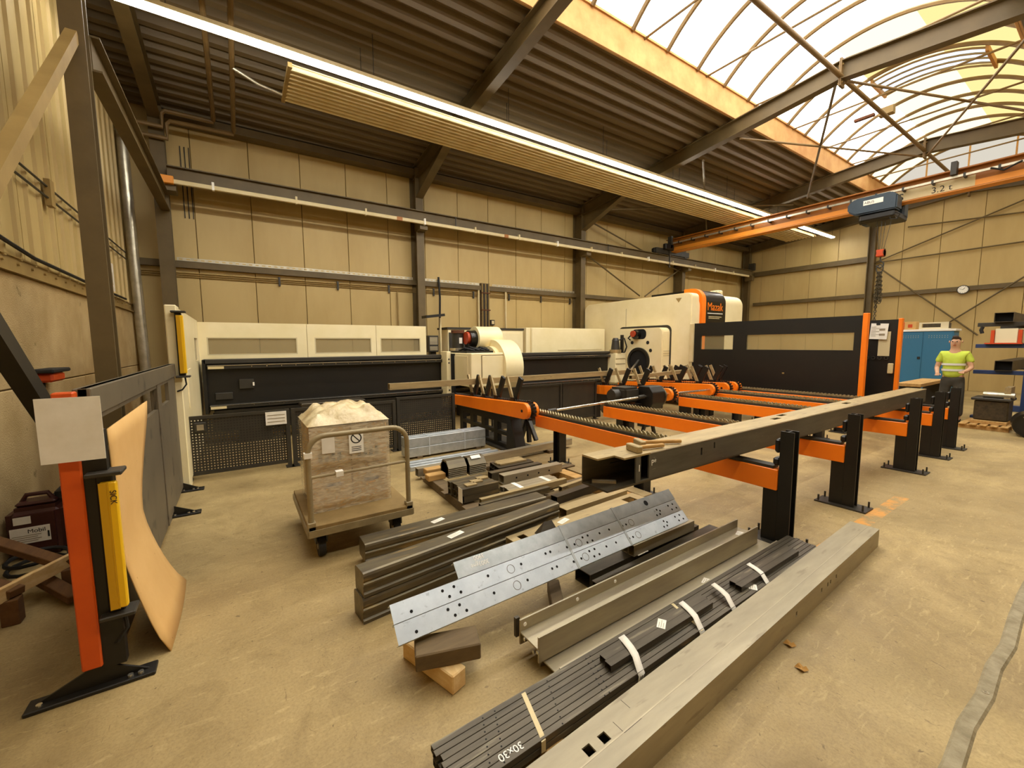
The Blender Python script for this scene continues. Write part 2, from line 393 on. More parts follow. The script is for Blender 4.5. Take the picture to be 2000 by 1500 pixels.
# roof deck: trapezoidal sheet, ribs along X, with the skylight opening
SKX0, SKX1, SKY0, SKY1, CURBZ = .3, 20.3, 1.5, 5.5, 7.36
def deck(m, ya, yb, xa, xb):
    p = .28; n = int(round(abs(yb-ya)/p)); sg = 1 if yb > ya else -1; prof = []
    for i in range(n):
        y = ya+sg*i*p
        prof += [(y, .0), (y+sg*.10, .0), (y+sg*.135, .1), (y+sg*.245, .1)]
    prof.append((yb, 0))
    vs = [(x, y, roofz(y)+b) for x in (xa, xb) for y, b in prof]; k = len(prof)
    m.add(vs, [(i, i+1, k+i+1, k+i) for i in range(k-1)])
cm = MB()
deck(cm, Y1+.15, SKY1+.04, X0-.2, X1+.2); deck(cm, Y0-.15, SKY0-.04, X0-.2, X1+.2)
for xa, xb in ((X0-.2, SKX0-.04), (SKX1+.04, X1+.2)):
    deck(cm, SKY1, RIDGE, xa, xb); deck(cm, SKY0, RIDGE, xa, xb)
tag(cm.build('ceiling', 'deck'), kind='structure')

# curb round the skylight opening
cu = MB()
for y, t in ((SKY1, .06), (SKY0, -.06)):
    cu.box(SKX0-.06, min(y, y+t), roofz(y)-.0, SKX1+.06, max(y, y+t), CURBZ)
for x, t in ((SKX0, -.06), (SKX1, .06)):
    cu.box(min(x, x+t), SKY0, roofz(SKY0), max(x, x+t), SKY1, CURBZ+.02)
tag(cu.build('trim_2', 'curb', bevel=.004), kind='structure')
# barrel-vault skylight: panes between arched ribs, straight ties, end lunettes
sk = tag(MB().box(SKX0, SKY1-.03, CURBZ-.02, SKX1, SKY1+.03, CURBZ+.02).box(SKX0, SKY0-.03, CURBZ-.02, SKX1, SKY0+.03, CURBZ+.02).build('window_1', 'curb'), kind='structure')
RISE = .85; HALF = (SKY1-SKY0)/2; RAD = (HALF*HALF+RISE*RISE)/(2*RISE); CZ = CURBZ+RISE-RAD; A = math.asin(HALF/RAD)
def arc(r, n=24, a0=-A, a1=A): return [(RIDGE+r*math.sin(a0+(a1-a0)*i/n), CZ+r*math.cos(a0+(a1-a0)*i/n)) for i in range(n+1)]
nb = 20; bw = (SKX1-SKX0)/nb
def pane_mb(a0, a1):
    m = MB(); o = arc(RAD+.012, 12, a0, a1); i_ = arc(RAD, 12, a0, a1); pr = i_+o[::-1]; n = len(pr)
    m.add([(x, y, z) for x in (.012, bw-.012) for y, z in pr], [(i, (i+1) % n, n+(i+1) % n, n+i) for i in range(n)])
    k = len(i_); m.f += [(i, i+1, n-2-i, n-1-i) for i in range(k-1)]+[(n+i+1, n+i, n+n-1-i, n+n-2-i) for i in range(k-1)]
    return m
PM = {}
for b in range(nb):
    x = SKX0+b*bw
    for s, (a0, a1) in enumerate(((-A, -.28*A), (-.28*A, .3*A), (.3*A, A))):
        mt = 'pane_white' if (x < 11.1 or (s == 2 and x < 17.9)) else ('pane_yellow' if s == 0 or 12 < x < 13 else 'pane_cream')
        if (s, mt) not in PM:
            PM[s, mt] = pane_mb(a0, a1).build('skylight_pane', mt, None)
            c = PM[s, mt]
        else:
            c = PM[s, mt].copy(); COL.objects.link(c)
        c.parent = sk; c.location = (x, 0, 0)
ribm = None
for b in range(nb+1):
    x = SKX0+b*bw
    if ribm is None:
        ribm = MB().tube([(0, y, z) for y, z in arc(RAD-.03, 24)], .046, 6).build('skylight_rib', 'rib', None, smooth=True); c = ribm
        tiem = MB().cyl((0, SKY0, CURBZ-.03), (0, SKY1, CURBZ-.03), .022, 6).build('skylight_tie', 'rib', None); t = tiem
    else:
        c = ribm.copy(); COL.objects.link(c); t = None
        if b % 2 == 0 and b < nb: t = tiem.copy(); COL.objects.link(t)
    c.parent = sk; c.location = (x, 0, 0)
    if t: t.parent = sk; t.location = (x+.35, 0, 0)
for x in (SKX0-.02, SKX1+.02):
    m = MB(); pr = arc(RAD-.005, 24); n = len(pr)
    m.add([(xx, y, z) for xx in (x-.006, x+.006) for y, z in pr], [tuple(range(n)), tuple(range(2*n-1, n-1, -1))]+[(i, (i+1) % n, n+(i+1) % n, n+i) for i in range(n)])
    m.build('end_pane', 'pane_end', sk)
for y in (2.5, 3.5, 4.5):
    bx(SKX1-.02, y-.02, CURBZ, SKX1+.01, y+.02, CURBZ+RISE*.8).build('mullion', 'curb', sk)
# open smoke vent in the vault with its actuators
rv = thing('roof_vent', (13.9, 3.4, CURBZ), 'open glazed smoke vent set in the yellowed side of the barrel skylight', 'roof vent')
a0, a1 = -.36*A*1.3, .42*A
o_ = arc(RAD-.06, 8, -.62*A, .28*A)
m = MB(); m.add([(x, y, z) for x in (13.45, 14.35) for y, z in o_], [(i, i+1, 9+i+1, 9+i) for i in range(8)]); m.build('vent_pane', 'pane_sky', rv)
for x in (13.4, 13.68, 13.95, 14.22, 14.4):
    MB().tube([(x, y, z-.03) for y, z in o_], .022, 6).build('vent_bar', 'steel_tan', rv, smooth=True)
for i in (0, 8):
    MB().bar((13.38, o_[i][0], o_[i][1]-.03), (14.42, o_[i][0], o_[i][1]-.03), .05, .12).build('vent_frame', 'curb', rv)
bx(13.5, 4.05, 7.3, 13.6, 4.45, 7.36).build('actuator', 'rust', rv); bx(13.55, 3.7, 7.25, 13.75, 3.98, 7.42).build('actuator_box', 'steel_tan', rv)
MB().tube([(13.65, 3.8, 7.25), (13.66, 3.82, 7.0), (13.7, 3.7, 6.93), (13.72, 3.75, 7.25)], .006, 5).build('pull_cord', 'charcoal', rv)

# portal frames: columns, rafters with haunches, ridge plates
FX = [4.15, 9.9, 15.5]
ORD = {4.15: 'beside the white window guard', 9.9: 'behind the white laser head', 15.5: 'between the laser head and the far corner'}
def column(x, y, name='steel_column', w=.2, d=.42, top=6.2, label='', kind='structure', base=0):
    m = MB().hbeam((x, y, base), (x, y, top), w, d, .025, .016, (0, 1, 0))
    return tag(m.build(name, 'steel_frame', None, loc=(x, y, 0)), label, 'column', 'steel columns', kind)
for x in FX:
    column(x, Y1-.045-.21, label='dark brown steel wall column '+ORD[x])
    column(x, Y0+.045+.21, label='steel column on the wall behind the viewer')
column(20.75, Y1-.3, w=.2, d=.3, label='steel column in the far corner by the gable wall')
column(-1.03, 10.62, w=.22, d=.24, label='dark steel column in the near back corner behind the guard')
column(-1.06, 5.55, w=.16, d=.17, top=6.6, label='grey steel column standing before the ribbed cladding wall')
def rafter(x, lab, haunch=True):
    r = thing('roof_rafter', (x, RIDGE, 6.6), lab, 'rafter', 'roof rafters', 'structure')
    for s in (1, -1):
        ye = Y1-.25 if s > 0 else Y0+.25
        D = .34
        pts = [(RIDGE, roofz(RIDGE)-.02), (ye, roofz(ye)-.02)]
        m = MB()
        d = V((x, ye, roofz(ye)-D/2-.02))
        m.hbeam((x, RIDGE, roofz(RIDGE)-D/2-.02), d, .19, D, .02, .014)
        if haunch:
            ya, yb = (8.6, 10.55) if s > 0 else (-1.6, -3.55)
            za, zb = roofz(ya)-D-.02, roofz(yb)-.85
            m.add([(x+q, y, z) for q in (-.008, .008) for y, z in ((ya, za), (yb, zb), (yb, roofz(yb)-D+.02))], [(0, 1, 2), (3, 5, 4), (0, 3, 4, 1), (1, 4, 5, 2), (2, 5, 3, 0)])
            m.bar((x, ya, za), (x, yb, zb), .19, .022)
        m.build('beam', 'steel_frame' , r)
    pz = roofz(RIDGE)
    for t in (-.02, .003): bx(x-.1, RIDGE+t, pz-.48, x+.1, RIDGE+t+.017, pz+.02).build('splice_plate', 'rib', r)
    for z in (pz-.42, pz-.3, pz-.1): 
        for q in (-.06, .06): MB().cyl((x+q, RIDGE-.04, z), (x+q, RIDGE+.04, z), .014, 6).build('bolt', 'steel_tan', r)
    return r
rafter(4.15, 'dark roof rafter nearest the viewer, crossing the long light strip')
rafter(9.9, 'roof rafter over the laser head that runs on below the bright skylight')
rafter(15.5, 'farther roof rafter just before the crane bridge')
rafter(-1.03, 'end roof rafter in the dark corner beside the cladding wall', False)
rafter(20.75, 'last roof rafter against the far gable wall', False)
for a, b, l in ((-1.03, 4.15, 'nearest bay'), (4.15, 9.9, 'second bay'), (9.9, 15.5, 'bay with the open vent'), (15.5, 20.75, 'last bay by the gable')):
    one(MB().cyl((a+.02, RIDGE, 6.72), (b-.02, RIDGE, 6.72), .042, 10), 'ridge_tube', 'rib', ((a+b)/2, RIDGE, 6.72), 'round steel tie tube along the skylight ridge, '+l, 'tie tube', 'ridge tie tubes', smooth=True, kind='structure')
# eaves beams along the back wall
one(MB().box(-1.1, 10.62, 6.05, 20.9, 10.9, 6.2), 'eaves_beam', 'steel_frame', (10, 10.7, 6.05), 'dark eaves beam along the top of the back wall', 'beam', kind='structure')
# roof and wall bracing rods
def rod(p, q, r_, lab, material='steel_frame', grp='bracing rods'):
    return one(MB().cyl(p, q, r_*.75, 8), 'bracing_rod', material, ((V(p)+V(q))/2), lab, 'brace', grp, smooth=True, kind='structure')
rod((9.9, 5.4, 6.36), (15.5, 3.55, 6.6), .032, 'slender brace under the skylight curb from middle rafter to far ridge', 'rib')
rod((9.9, 3.6, 6.6), (15.5, 6.2, 6.3), .035, 'dark brace dropping from the middle ridge to the far rafter')
rod((9.9, 3.4, 6.6), (15.5, .9, 6.35), .032, 'brace from middle ridge running to the front of the far rafter', 'rib')
rod((9.9, 1.1, 6.3), (15.5, 3.45, 6.6), .032, 'brace rising from the front of the middle rafter to the far ridge', 'rib')
rod((9.9, 6.3, 6.2), (15.5, 9.6, 5.9), .035, 'dark roof brace behind the long light strip')
rod((9.9, 9.6, 5.9), (15.5, 6.6, 6.2), .035, 'dark roof brace crossing behind the crane end')
YW = 10.62
rod((10.05, YW, 5.9), (15.4, YW, 4.6), .035, 'upper wall brace falling behind the crane rail')
rod((10.05, YW, 4.75), (12.9, YW, 3.5), .035, 'wall brace falling from the column to above the laser head')
rod((15.4, YW, 4.75), (13.2, YW, 3.5), .035, 'wall brace rising to the column behind the crane end')
XW = 20.85
for p, q, l in (((XW, 6.0, 4.72), (XW, .6, 6.75), 'gable brace rising steeply behind the hoist ropes'), ((XW, 6.0, 4.75), (XW, .2, 4.85), 'level gable brace behind the hook block'),
                ((XW, 5.9, 4.7), (XW, 3.0, 1.9), 'gable brace falling towards the person'), ((XW, 3.9, 2.2), (XW, .6, 5.05), 'gable brace rising past the wall clock'), ((XW, 5.0, 5.9), (XW, .2, 5.6), 'thin gable brace just below the crane girder')):
    rod(p, q, .032, l)
# girts
def girt(p, q, w, h, lab, material='steel_frame'):
    return one(MB().bar(p, q, w, h), 'wall_girt', material, (V(p)+V(q))/2, lab, 'girt', 'wall girts', kind='structure')
girt((-1.6, 10.9, 3.36), (20.7, 10.9, 3.36), .1, .13, 'long horizontal girt on the back wall below the cable tray')
girt((20.88, 10.4, 4.93), (20.88, 6.1, 4.93), .12, .2, 'upper gable girt left of the gable column')
girt((20.9, 10.4, 3.52), (20.9, 6.1, 3.52), .1, .15, 'lower gable girt left of the gable column')
girt((20.9, 5.85, 3.5), (20.9, -3.8, 3.5), .1, .15, 'lower gable girt that carries the round wall clock')
column(20.82, 5.98, w=.24, d=.22, top=6.7, label='brown steel column in the middle of the far gable wall')
one(MB().hbeam((-.98, 5.65, 4.45), (-.98, 10.5, 4.45), .14, .32, .018, .012), 'wind_beam', 'steel_frame', (-.98, 8, 4.45), 'dark steel beam running from the near column into the back corner', 'beam', kind='structure')
one(MB().bar((-1.06, 5.47, 4.47), (-1.06, 1.4, .58), .075, .09), 'diagonal_brace', 'steel_tan', (-1.06, 4, 3.2), 'tan square tube brace sloping down from the near column', 'brace', kind='structure')
one(MB().bar((-1.2, 1.6, 3.74), (-1.2, 5.45, .27), .1, .12), 'diagonal_brace', 'charcoal', (-1.06, 3.6, 2.0), 'dark brace sloping down behind the grey barrier', 'brace', kind='structure')
# ================================================================== CEILING FIXTURES
def led_row(y, xs, lab):
    for i, (a, b) in enumerate(xs):
        r = thing('light_strip', ((a+b)/2, y, 5.9), lab[i], 'light strip', 'ceiling light strips')
        bx(a, y-.07, 5.935, b, y+.07, 5.99).build('housing', 'rail_cream', r)
        bx(a+.01, y-.058, 5.9, b-.01, y+.058, 5.936).build('diffuser', 'led', r)
        k = a+.8
        while k < b:
            MB().cyl((k, y, 5.98), (k, y, roofz(y)), .006, 5).build('suspension_wire', 'charcoal', r); k += 2.6
        bx(a+.3, y-.05, 5.99, a+.75, y+.05, 6.03).build('driver_box', 'rail_cream', r)
led_row(7.15, [(-1.3, 20.4)], ['very long glowing white light strip hung along the dark ceiling'])
led_row(-.15, [(-1.3, 20.4)], ['second long light strip on the front half of the hall, out of the view'])
rp = thing('radiant_heater', (10.3, 8.03, 5.95), 'long cream radiant heating panel of parallel tubes beside the light strip', 'heating panel')
bx(.95, 7.5, 5.985, 19.65, 8.57, 6.0).build('back_sheet', 'rail_cream', rp)
pm = None
for i in range(9):
    y = 7.56+i*.119
    if pm is None:
        pm = MB().ext([(-.032, 0), (-.03, -.04), (-.016, -.055), (.016, -.055), (.03, -.04), (.032, 0)], (.95, 0, 5.985), (19.65, 0, 5.985)).build('heating_tube', 'rail_cream', rp, bevel=0); base_y = pm.location.copy(); c = pm
        for v in pm.data.vertices: v.co.y -= -rp.location.y
    else:
        c = pm.copy(); COL.objects.link(c); c.parent = rp
    c.location = (0, y-rp.location.y, 0)
for x in (.93, 19.66): MB().bar((x, 7.48, 5.97), (x, 8.6, 5.97), .06, .07).build('header', 'steel_tan', rp)
k = 2.0
while k < 19.5:
    for y in (7.52, 8.55): MB().cyl((k, y, 6.0), (k, y, roofz(y)), .006, 5).build('suspension_wire', 'charcoal', rp)
    k += 2.9
# heating pipes running up the back corner and over the ceiling
def pipe(pts, r, lab, material, name='heating_pipe', cat='pipe', grp='pipes in the back corner', n=8):
    pts = [V(p) for p in pts]
    return one(MB().tube(pts, r, n), name, material, pts[0], lab, cat, grp, smooth=True)
pipe([(-.12, 3.5, 6.62), (-.12, 10.3, 6.1), (-.12, 10.38, 6.08), (-.86, 10.38, 6.08), (-.92, 10.38, 6.02), (-.92, 10.38, 5.78), (-1.55, 10.38, 5.78)], .04, 'brown heating pipe over the ceiling, the one nearer the cladding wall', 'rib')
pipe([(.2, 3.5, 6.62), (.2, 10.33, 6.0), (.2, 10.42, 5.95), (-.8, 10.42, 5.93), (-.86, 10.42, 5.86), (-.86, 10.42, 5.6), (-1.55, 10.42, 5.6)], .04, 'brown heating pipe that feeds the radiant panel', 'rib')
pipe([(.2, 8.4, 6.16), (.55, 8.4, 6.02), (.92, 8.42, 5.97)], .025, 'short silver hose joining the pipe to the radiant panel', 'galv_pipe', 'hose_connection')
pipe([(-1.55, 10.72, 5.7), (-1.54, 10.72, 3.5), (-1.5, 10.72, .3)], .085, 'shiny galvanised drainpipe standing in the back corner', 'galv_pipe', 'drainpipe', n=14)
for k in range(3):
    pipe([(-.72+k*.07, 10.94, 5.7), (-.72+k*.07, 10.94, 4.3)], .009, 'thin dark conduit dropping down the back corner, %s of the three' % ('leftmost', 'middle', 'rightmost')[k], 'charcoal', 'conduit', 'conduit', 'corner conduits', 6)
# ================================================================== CRANE
rl = thing('crane_rail', (9.8, 10.35, 4.95), 'dark overhead crane runway beam along the back wall', 'crane rail')
MB().hbeam((-.9, 10.35, 4.95), (20.55, 10.35, 4.95), .16, .26, .02, .012).build('runway_beam', 'steel_frame', rl)
for x in (4.15, 9.9, 15.5, -.9+.02, 20.5): bx(x-.1, 10.27, 4.62, x+.1, 10.6, 4.815).build('bracket', 'steel_frame', rl)
for x in (5.05, 10.8): bx(x-.01, 10.262, 4.83, x+.01, 10.28, 5.07).build('splice_plate', 'charcoal', rl)
bx(20.4, 10.2, 5.08, 20.55, 10.45, 5.4).build('end_stop', 'charcoal', rl)
bb = thing('conductor_rail', (9.6, 10.22, 4.77), 'cream power conductor rail clipped under the crane runway', 'power rail')
bx(-.82, 10.19, 4.73, 20.0, 10.25, 4.81).build('rail_body', 'rail_cream', bb, bevel=.008)
k = 0
for i in range(14):
    x = -.2+i*1.45
    bx(x-.02, 10.18, 4.72, x+.02, 10.26, 4.87).build('clip', 'rail_cream' if i % 3 else 'white', bb)
for x in (3.5, 6.6): bx(x-.07, 10.186, 4.728, x+.07, 10.254, 4.812).build('joint_sleeve', 'crane', bb)
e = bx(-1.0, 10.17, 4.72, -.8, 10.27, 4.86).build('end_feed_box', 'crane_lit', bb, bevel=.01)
cr = thing('overhead_crane', (14.4, 3.5, 5.2), 'orange single girder overhead travelling crane spanning the hall', 'crane')
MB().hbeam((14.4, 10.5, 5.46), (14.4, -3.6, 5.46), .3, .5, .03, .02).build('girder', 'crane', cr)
bx(14.235, 10.4, 5.205, 14.565, -3.5, 5.214).build('lit_flange', 'crane_lit', cr); bx(14.386, 10.3, 5.245, 14.39, -3.5, 5.4).build('lit_band', 'crane_lit', cr); bx(14.382, 4.2, 5.25, 14.388, 2.35, 5.52).build('name_band', 'rail_cream', cr)  # brighter orange skins on flange and lower web paint the light there
for y in (10.35, -3.35):
    et = bx(13.35, y-.1, 5.1, 15.4, y+.1, 5.3).build('end_carriage', 'charcoal', cr, bevel=.01)
    for x in (13.55, 15.2): MB().cyl((x, y-.09, 5.15), (x, y+.09, 5.15), .1, 16).build('wheel', 'charcoal', et)
    bx(13.25, y-.05, 5.13, 13.36, y+.05, 5.25).build('buffer', 'rubber', et)
bx(13.7, 10.1, 5.25, 14.2, 10.25, 5.45).build('drive_motor', 'black', cr, bevel=.02)
bx(14.05, 10.18, 4.6, 14.09, 10.22, 5.3).build('collector_arm', 'charcoal', cr); bx(14.0, 10.1, 5.3, 14.1, 10.25, 5.75).build('junction_box', 'charcoal', cr)
bx(14.2, 10.3, 5.5, 14.25, -3.4, 5.55).build('festoon_track', 'galv_pipe', cr)
for i in range(24): bx(14.19, 9.9-i*.53, 5.48, 14.39, 9.94-i*.53, 5.57).build('track_clip', 'charcoal', cr)
text('ABUS', .24, (14.381, 4.15, 5.29), (0, -1, 0), (0, 0, 1), 'ink', cr)
text('3.2 t', .2, (14.381, 3.08, 5.3), (0, -1, 0), (0, 0, 1), 'ink', cr)
for i, y in enumerate((1.9, -1.5)):
    fc = MB().tube([(14.19, y+.2, 5.53), (14.19, y, 5.42), (14.19, y-.25, 5.53)], .02, 6).build('festoon_cable', 'rubber', cr, smooth=True)
bx(14.1, 2.62, 5.56, 14.28, 2.72, 5.85).build('limit_switch', 'charcoal', cr)
# hoist trolley
ho = thing('hoist', (14.35, 4.05, 4.9), 'dark blue wire rope hoist trolley under the crane girder', 'hoist')
mat('hoist_blue', '2b3a47', '32424f', rough=.45, scale=4)
m = MB(); pr = [(3.55, 5.0), (3.55, 5.34), (3.68, 5.44), (4.4, 5.44), (4.56, 5.34), (4.56, 5.14), (4.4, 5.02)]; n = len(pr)
m.add([(x, y, z) for x in (13.8, 14.2) for y, z in pr], [tuple(range(n)), tuple(range(2*n-1, n-1, -1))]+[(i, (i+1) % n, n+(i+1) % n, n+i) for i in range(n)])
m.build('hoist_cover', 'hoist_blue', ho, bevel=.03, seg=2)
bx(13.85, 3.6, 4.84, 14.9, 4.3, 5.0).build('drum_housing', 'black', ho, bevel=.03)
MB().cyl((14.1, 3.62, 4.95), (14.1, 4.35, 4.95), .14, 16).build('rope_drum', 'charcoal', ho, smooth=True)
bx(14.6, 3.6, 4.9, 14.95, 4.5, 5.4).build('counter_motor', 'hoist_blue', ho, bevel=.04)
for y in (3.65, 4.4):
    for x in (14.22, 14.58): MB().cyl((x, y, 5.24), (x+.04, y, 5.24), .07, 14).build('trolley_wheel', 'charcoal', ho)
bx(13.792, 3.82, 5.22, 13.802, 4.22, 5.34).build('name_plate', 'white', ho)
text('ABUS', .085, (13.79, 4.2, 5.25), (0, -1, 0), (0, 0, 1), 'ink', ho)
bx(13.83, 3.7, 5.02, 13.86, 4.3, 5.1).build('cover_ridge', 'charcoal', ho, bevel=.01)
MB().tube([(13.9, 3.6, 4.92), (13.9, 3.5, 4.86), (13.9, 3.55, 4.75), (13.9, 3.68, 4.78), (13.9, 3.7, 4.86)], .012, 6).build('cable_loop', 'rubber', ho, smooth=True)
for y0, y1 in ((4.0, 3.92), (3.9, 3.9), (3.82, 3.86), (3.7, 3.82)):
    MB().cyl((14.1, y0, 4.85), (14.1, y1, 4.08), .006, 5).build('wire_rope', 'charcoal', ho)
hb = bx(14.0, 3.79, 3.9, 14.2, 3.95, 4.08).build('hook_block', 'orange_dark', ho, bevel=.02)
for y in (3.8, 3.93): MB().cyl((14.1, y-.01, 4.0), (14.1, y+.02, 4.0), .1, 14).build('sheave', 'rust', hb)
MB().tube([(14.1, 3.87, 3.9), (14.1, 3.87, 3.8), (14.1, 3.8, 3.74), (14.1, 3.8, 3.66), (14.1, 3.87, 3.62), (14.1, 3.94, 3.68)], .018, 8).build('hook', 'charcoal', hb, smooth=True)
# sling chains hanging in the hook
sc = thing('chain_sling', (14.1, 3.87, 2.5), 'bunch of sling chains hanging from the crane hook', 'chain')
MB().tube([(14.1, 3.87+.07*math.cos(a), 3.6+.1*math.sin(a)) for a in [i*math.pi/8 for i in range(16)]], .014, 6, closed=True).build('master_ring', 'charcoal', sc, smooth=True)
def chain(p, q, link=.055, r=.009, w=.02):
    m = MB(); p, q = V(p), V(q); L = (q-p).length; n = max(2, int(L/(link*.72))); d = (q-p).normalized(); _, s, u = basis(d)
    for i in range(n):
        c = p+d*(L*(i+.5)/n); e = s if i % 2 else u
        m.tube([c+d*(link/2*.8)*math.cos(a)*1.1+e*w*math.sin(a) for a in [k*math.pi/3 for k in range(6)]], r, 4, closed=True)
    return m
for k, (dy, zb) in enumerate(((.06, 2.75), (.03, 2.6), (0, 2.8), (-.04, 2.7), (-.07, 2.75), (.045, 2.2))):
    chain((14.1+.02*(k % 2), 3.87+dy*.4, 3.52), (14.1+.02*(k % 3), 3.87+dy, zb), .075, .012, .027).build('chain', 'mill', sc)
# ================================================================== BACK WALL SERVICES
tr = thing('cable_tray', (9, 10.88, 3.44), 'perforated silver cable tray lying on the back wall girt', 'cable tray')
def tray(a, b):
    m = MB(); m.box(a, 10.845, 3.425, b, 10.95, 3.428)
    holes = []; n = int((b-a)/.12)
    holes = [(i*.12+.03, .02, i*.12+.09, .045) for i in range(n)]
    m.plate((a, 10.843, 3.425), (1, 0, 0), (0, 0, 1), b-a, .065, .003, holes)
    return m
for a, b in ((-.9, 4.03), (4.27, 6.05), (6.5, 9.78)): tray(a, b).build('tray_section', 'galv_pipe', tr)
for i, z in enumerate((3.2, 3.16, 3.12)):
    pipe([(-1.5, 10.93, z), (9.8, 10.93, z)], .01, 'thin cable line along the back wall under the girt, %s of three' % ('upper', 'middle', 'lower')[i], 'steel_tan', 'wall_cable', 'cable', 'wall cables', 6)
for i in range(8):
    one(bx(.9+i*1.25-.02, 10.9, 3.05, .9+i*1.25+.02, 10.95, 3.25), 'cable_clip', 'charcoal', (.9+i*1.25, 10.93, 3.15), 'small dark cable clip under the back wall girt, %s from the corner column' % ('first', 'second', 'third', 'fourth', 'fifth', 'sixth', 'seventh', 'eighth')[i], 'clip', 'cable clips on the back wall')
pipe([(3.62, 10.9, 3.1), (3.62, 10.9, 1.9)], .02, 'short grey conduit drop left of the first wall column', 'steel_tan', 'conduit', 'conduit', n=6)
pipe([(4.75, 10.8, 3.55), (4.77, 10.78, 3.0), (4.74, 10.76, 2.2), (4.75, 10.76, 1.9)], .03, 'black hose dropping from the cable tray to the machine', 'rubber', 'cable_drop', 'cable')
for x, l in ((6.05, 'left of the cable riser'), (7.0, 'alone right of the cable riser')):
    pipe([(x, 10.88, 3.45), (x, 10.88, 1.9)], .028, 'vertical cream conduit '+l, 'rail_cream', 'conduit', 'conduit')
rs = thing('cable_riser', (6.25, 10.9, 1.9), 'brown vertical cable duct with bound cables beside cream conduits', 'cable duct')
bx(6.12, 10.84, 1.9, 6.4, 10.95, 3.5).build('duct', 'wood_dark', rs)
for i in range(5): MB().cyl((6.15+i*.055, 10.825, 1.9), (6.15+i*.055, 10.825, 3.48), .018, 6).build('cable', 'charcoal' if i % 2 else 'steel_tan', rs)
for z in (2.7, 3.2): bx(6.11, 10.8, z, 6.41, 10.85, z+.03).build('cable_tie', 'rust', rs)
sb = thing('socket_box', (6.52, 10.9, 2.3), 'small grey socket box on the back wall right of the cable duct', 'socket')
bx(6.46, 10.88, 2.28, 6.6, 10.955, 2.44).build('box_body', 'charcoal', sb, bevel=.01); bx(6.49, 10.872, 2.31, 6.57, 10.882, 2.41).build('cover', 'rail_cream', sb)
# double cable line on the cladding
for i, z in enumerate((3.42, 3.3)):
    pipe([(X0+.05, 3.0, z), (X0+.05, 10.4, z)], .012, ('upper' if i == 0 else 'lower')+' dark cable line along the ribbed cladding wall', 'charcoal', 'wall_cable', 'cable', 'cladding cables', 6)
one(bx(X0+.03, 6.6, 3.22, X0+.08, 6.72, 3.5), 'cable_bracket', 'steel_tan', (X0+.05, 6.66, 3.3), 'small bracket holding two cables on the cladding wall', 'bracket')
pipe([(X0+.05, 2.5, 2.75), (X0+.06, 4.6, 2.68), (X0+.06, 6.0, 2.56), (X0+.06, 8.0, 2.54), (X0+.06, 10.0, 2.54)], .018, 'sagging black cable lying along the ledge of the left wall', 'rubber', 'wall_cable', 'cable', n=6)
# clock on the gable girt
ck = thing('wall_clock', (20.83, 3.44, 3.45), 'round white wall clock with dark rim on the gable girt', 'clock')
MB().cyl((20.845, 3.44, 3.46), (20.8, 3.44, 3.46), .15, 28).build('case', 'charcoal', ck, smooth=True)
MB().cyl((20.8, 3.44, 3.46), (20.795, 3.44, 3.46), .125, 28).build('dial', 'white', ck)
MB().bar((20.792, 3.44, 3.46), (20.792, 3.39, 3.52), .012, .004, (1, 0, 0)).build('hour_hand', 'ink', ck)
MB().bar((20.792, 3.44, 3.46), (20.792, 3.52, 3.49), .008, .004, (1, 0, 0)).build('minute_hand', 'ink', ck)
for i in range(12):
    a = i*math.pi/6; MB().bar((20.793, 3.44+.1*math.sin(a), 3.46+.1*math.cos(a)), (20.793, 3.44+.118*math.sin(a), 3.46+.118*math.cos(a)), .01, .003, (1, 0, 0)).build('hour_mark', 'ink', ck)
# ================================================================== TUBE LASER MACHINE
mc = thing('tube_laser_machine', (6, 9, 0), 'long cream and black tube laser cutting machine with tall head housing', 'machine')
BX0, BX1, BY = -.48, 9.3, 8.6
bed = MB().box(BX0, BY+.05, .6, BX1, 9.05, 1.4).box(BX0-.02, BY-.02, .55, BX0+.03, 9.06, 1.47).build('bed', 'black', mc, bevel=.006)
bx(BX0, BY-.02, 1.4, BX1, 9.05, 1.47).build('bed_top', 'charcoal', mc, bevel=.006)
for z, n in ((1.345, 'upper'), (.665, 'lower')):
    r = bx(BX0+.05, BY-.06, z-.035, BX1, BY+.06, z+.035).build('guide_rail', 'charcoal', mc, bevel=.006)
    bx(BX0+.05, BY-.075, z+.02, BX1, BY-.058, z+.03).build('rail_strip', 'chrome', r)
    bx(BX0+.06, BY-.085, z-.03, BX0+.28, BY-.058, z+.012).build('end_plate', 'rail_cream', r)
    for k in range(40): MB().cyl((.2+k*.23, BY-.066, z), (.2+k*.23, BY-.06, z), .009, 6).build('rail_bolt', 'chrome', r)
bx(BX0+.1, BY-.0, .55, BX1, BY+.3, .6).build('bed_apron', 'charcoal', mc)
for x in (.2, 2.4, 4.6, 6.8, 9.0): bx(x-.25, 8.68, 0, x+.25, 9.0, .56).build('bed_support', 'black', mc, bevel=.01)
for x0, x1, z0, z1 in ((.0, .22, .95, 1.12), (-.35, -.1, .78, .9)):
    b = bx(x0, BY-.0, z0, x1, BY+.06, z1).build('limit_sensor', 'charcoal', mc, bevel=.008)
bx(.2, BY-.03, 1.0, .225, BY+.01, 1.06).build('sensor_light', 'white', mc)
bx(-.4, 8.62, .22, 3.8, 8.66, .56).build('bed_skirt', 'black', mc)
bx(.85, 7.7, .66, 1.9, 8.1, .72).build('catch_tray', 'mill_dark', mc, bevel=.01); bx(1.0, 7.85, 0, 1.75, 8.05, .66).build('tray_stand', 'black', mc)
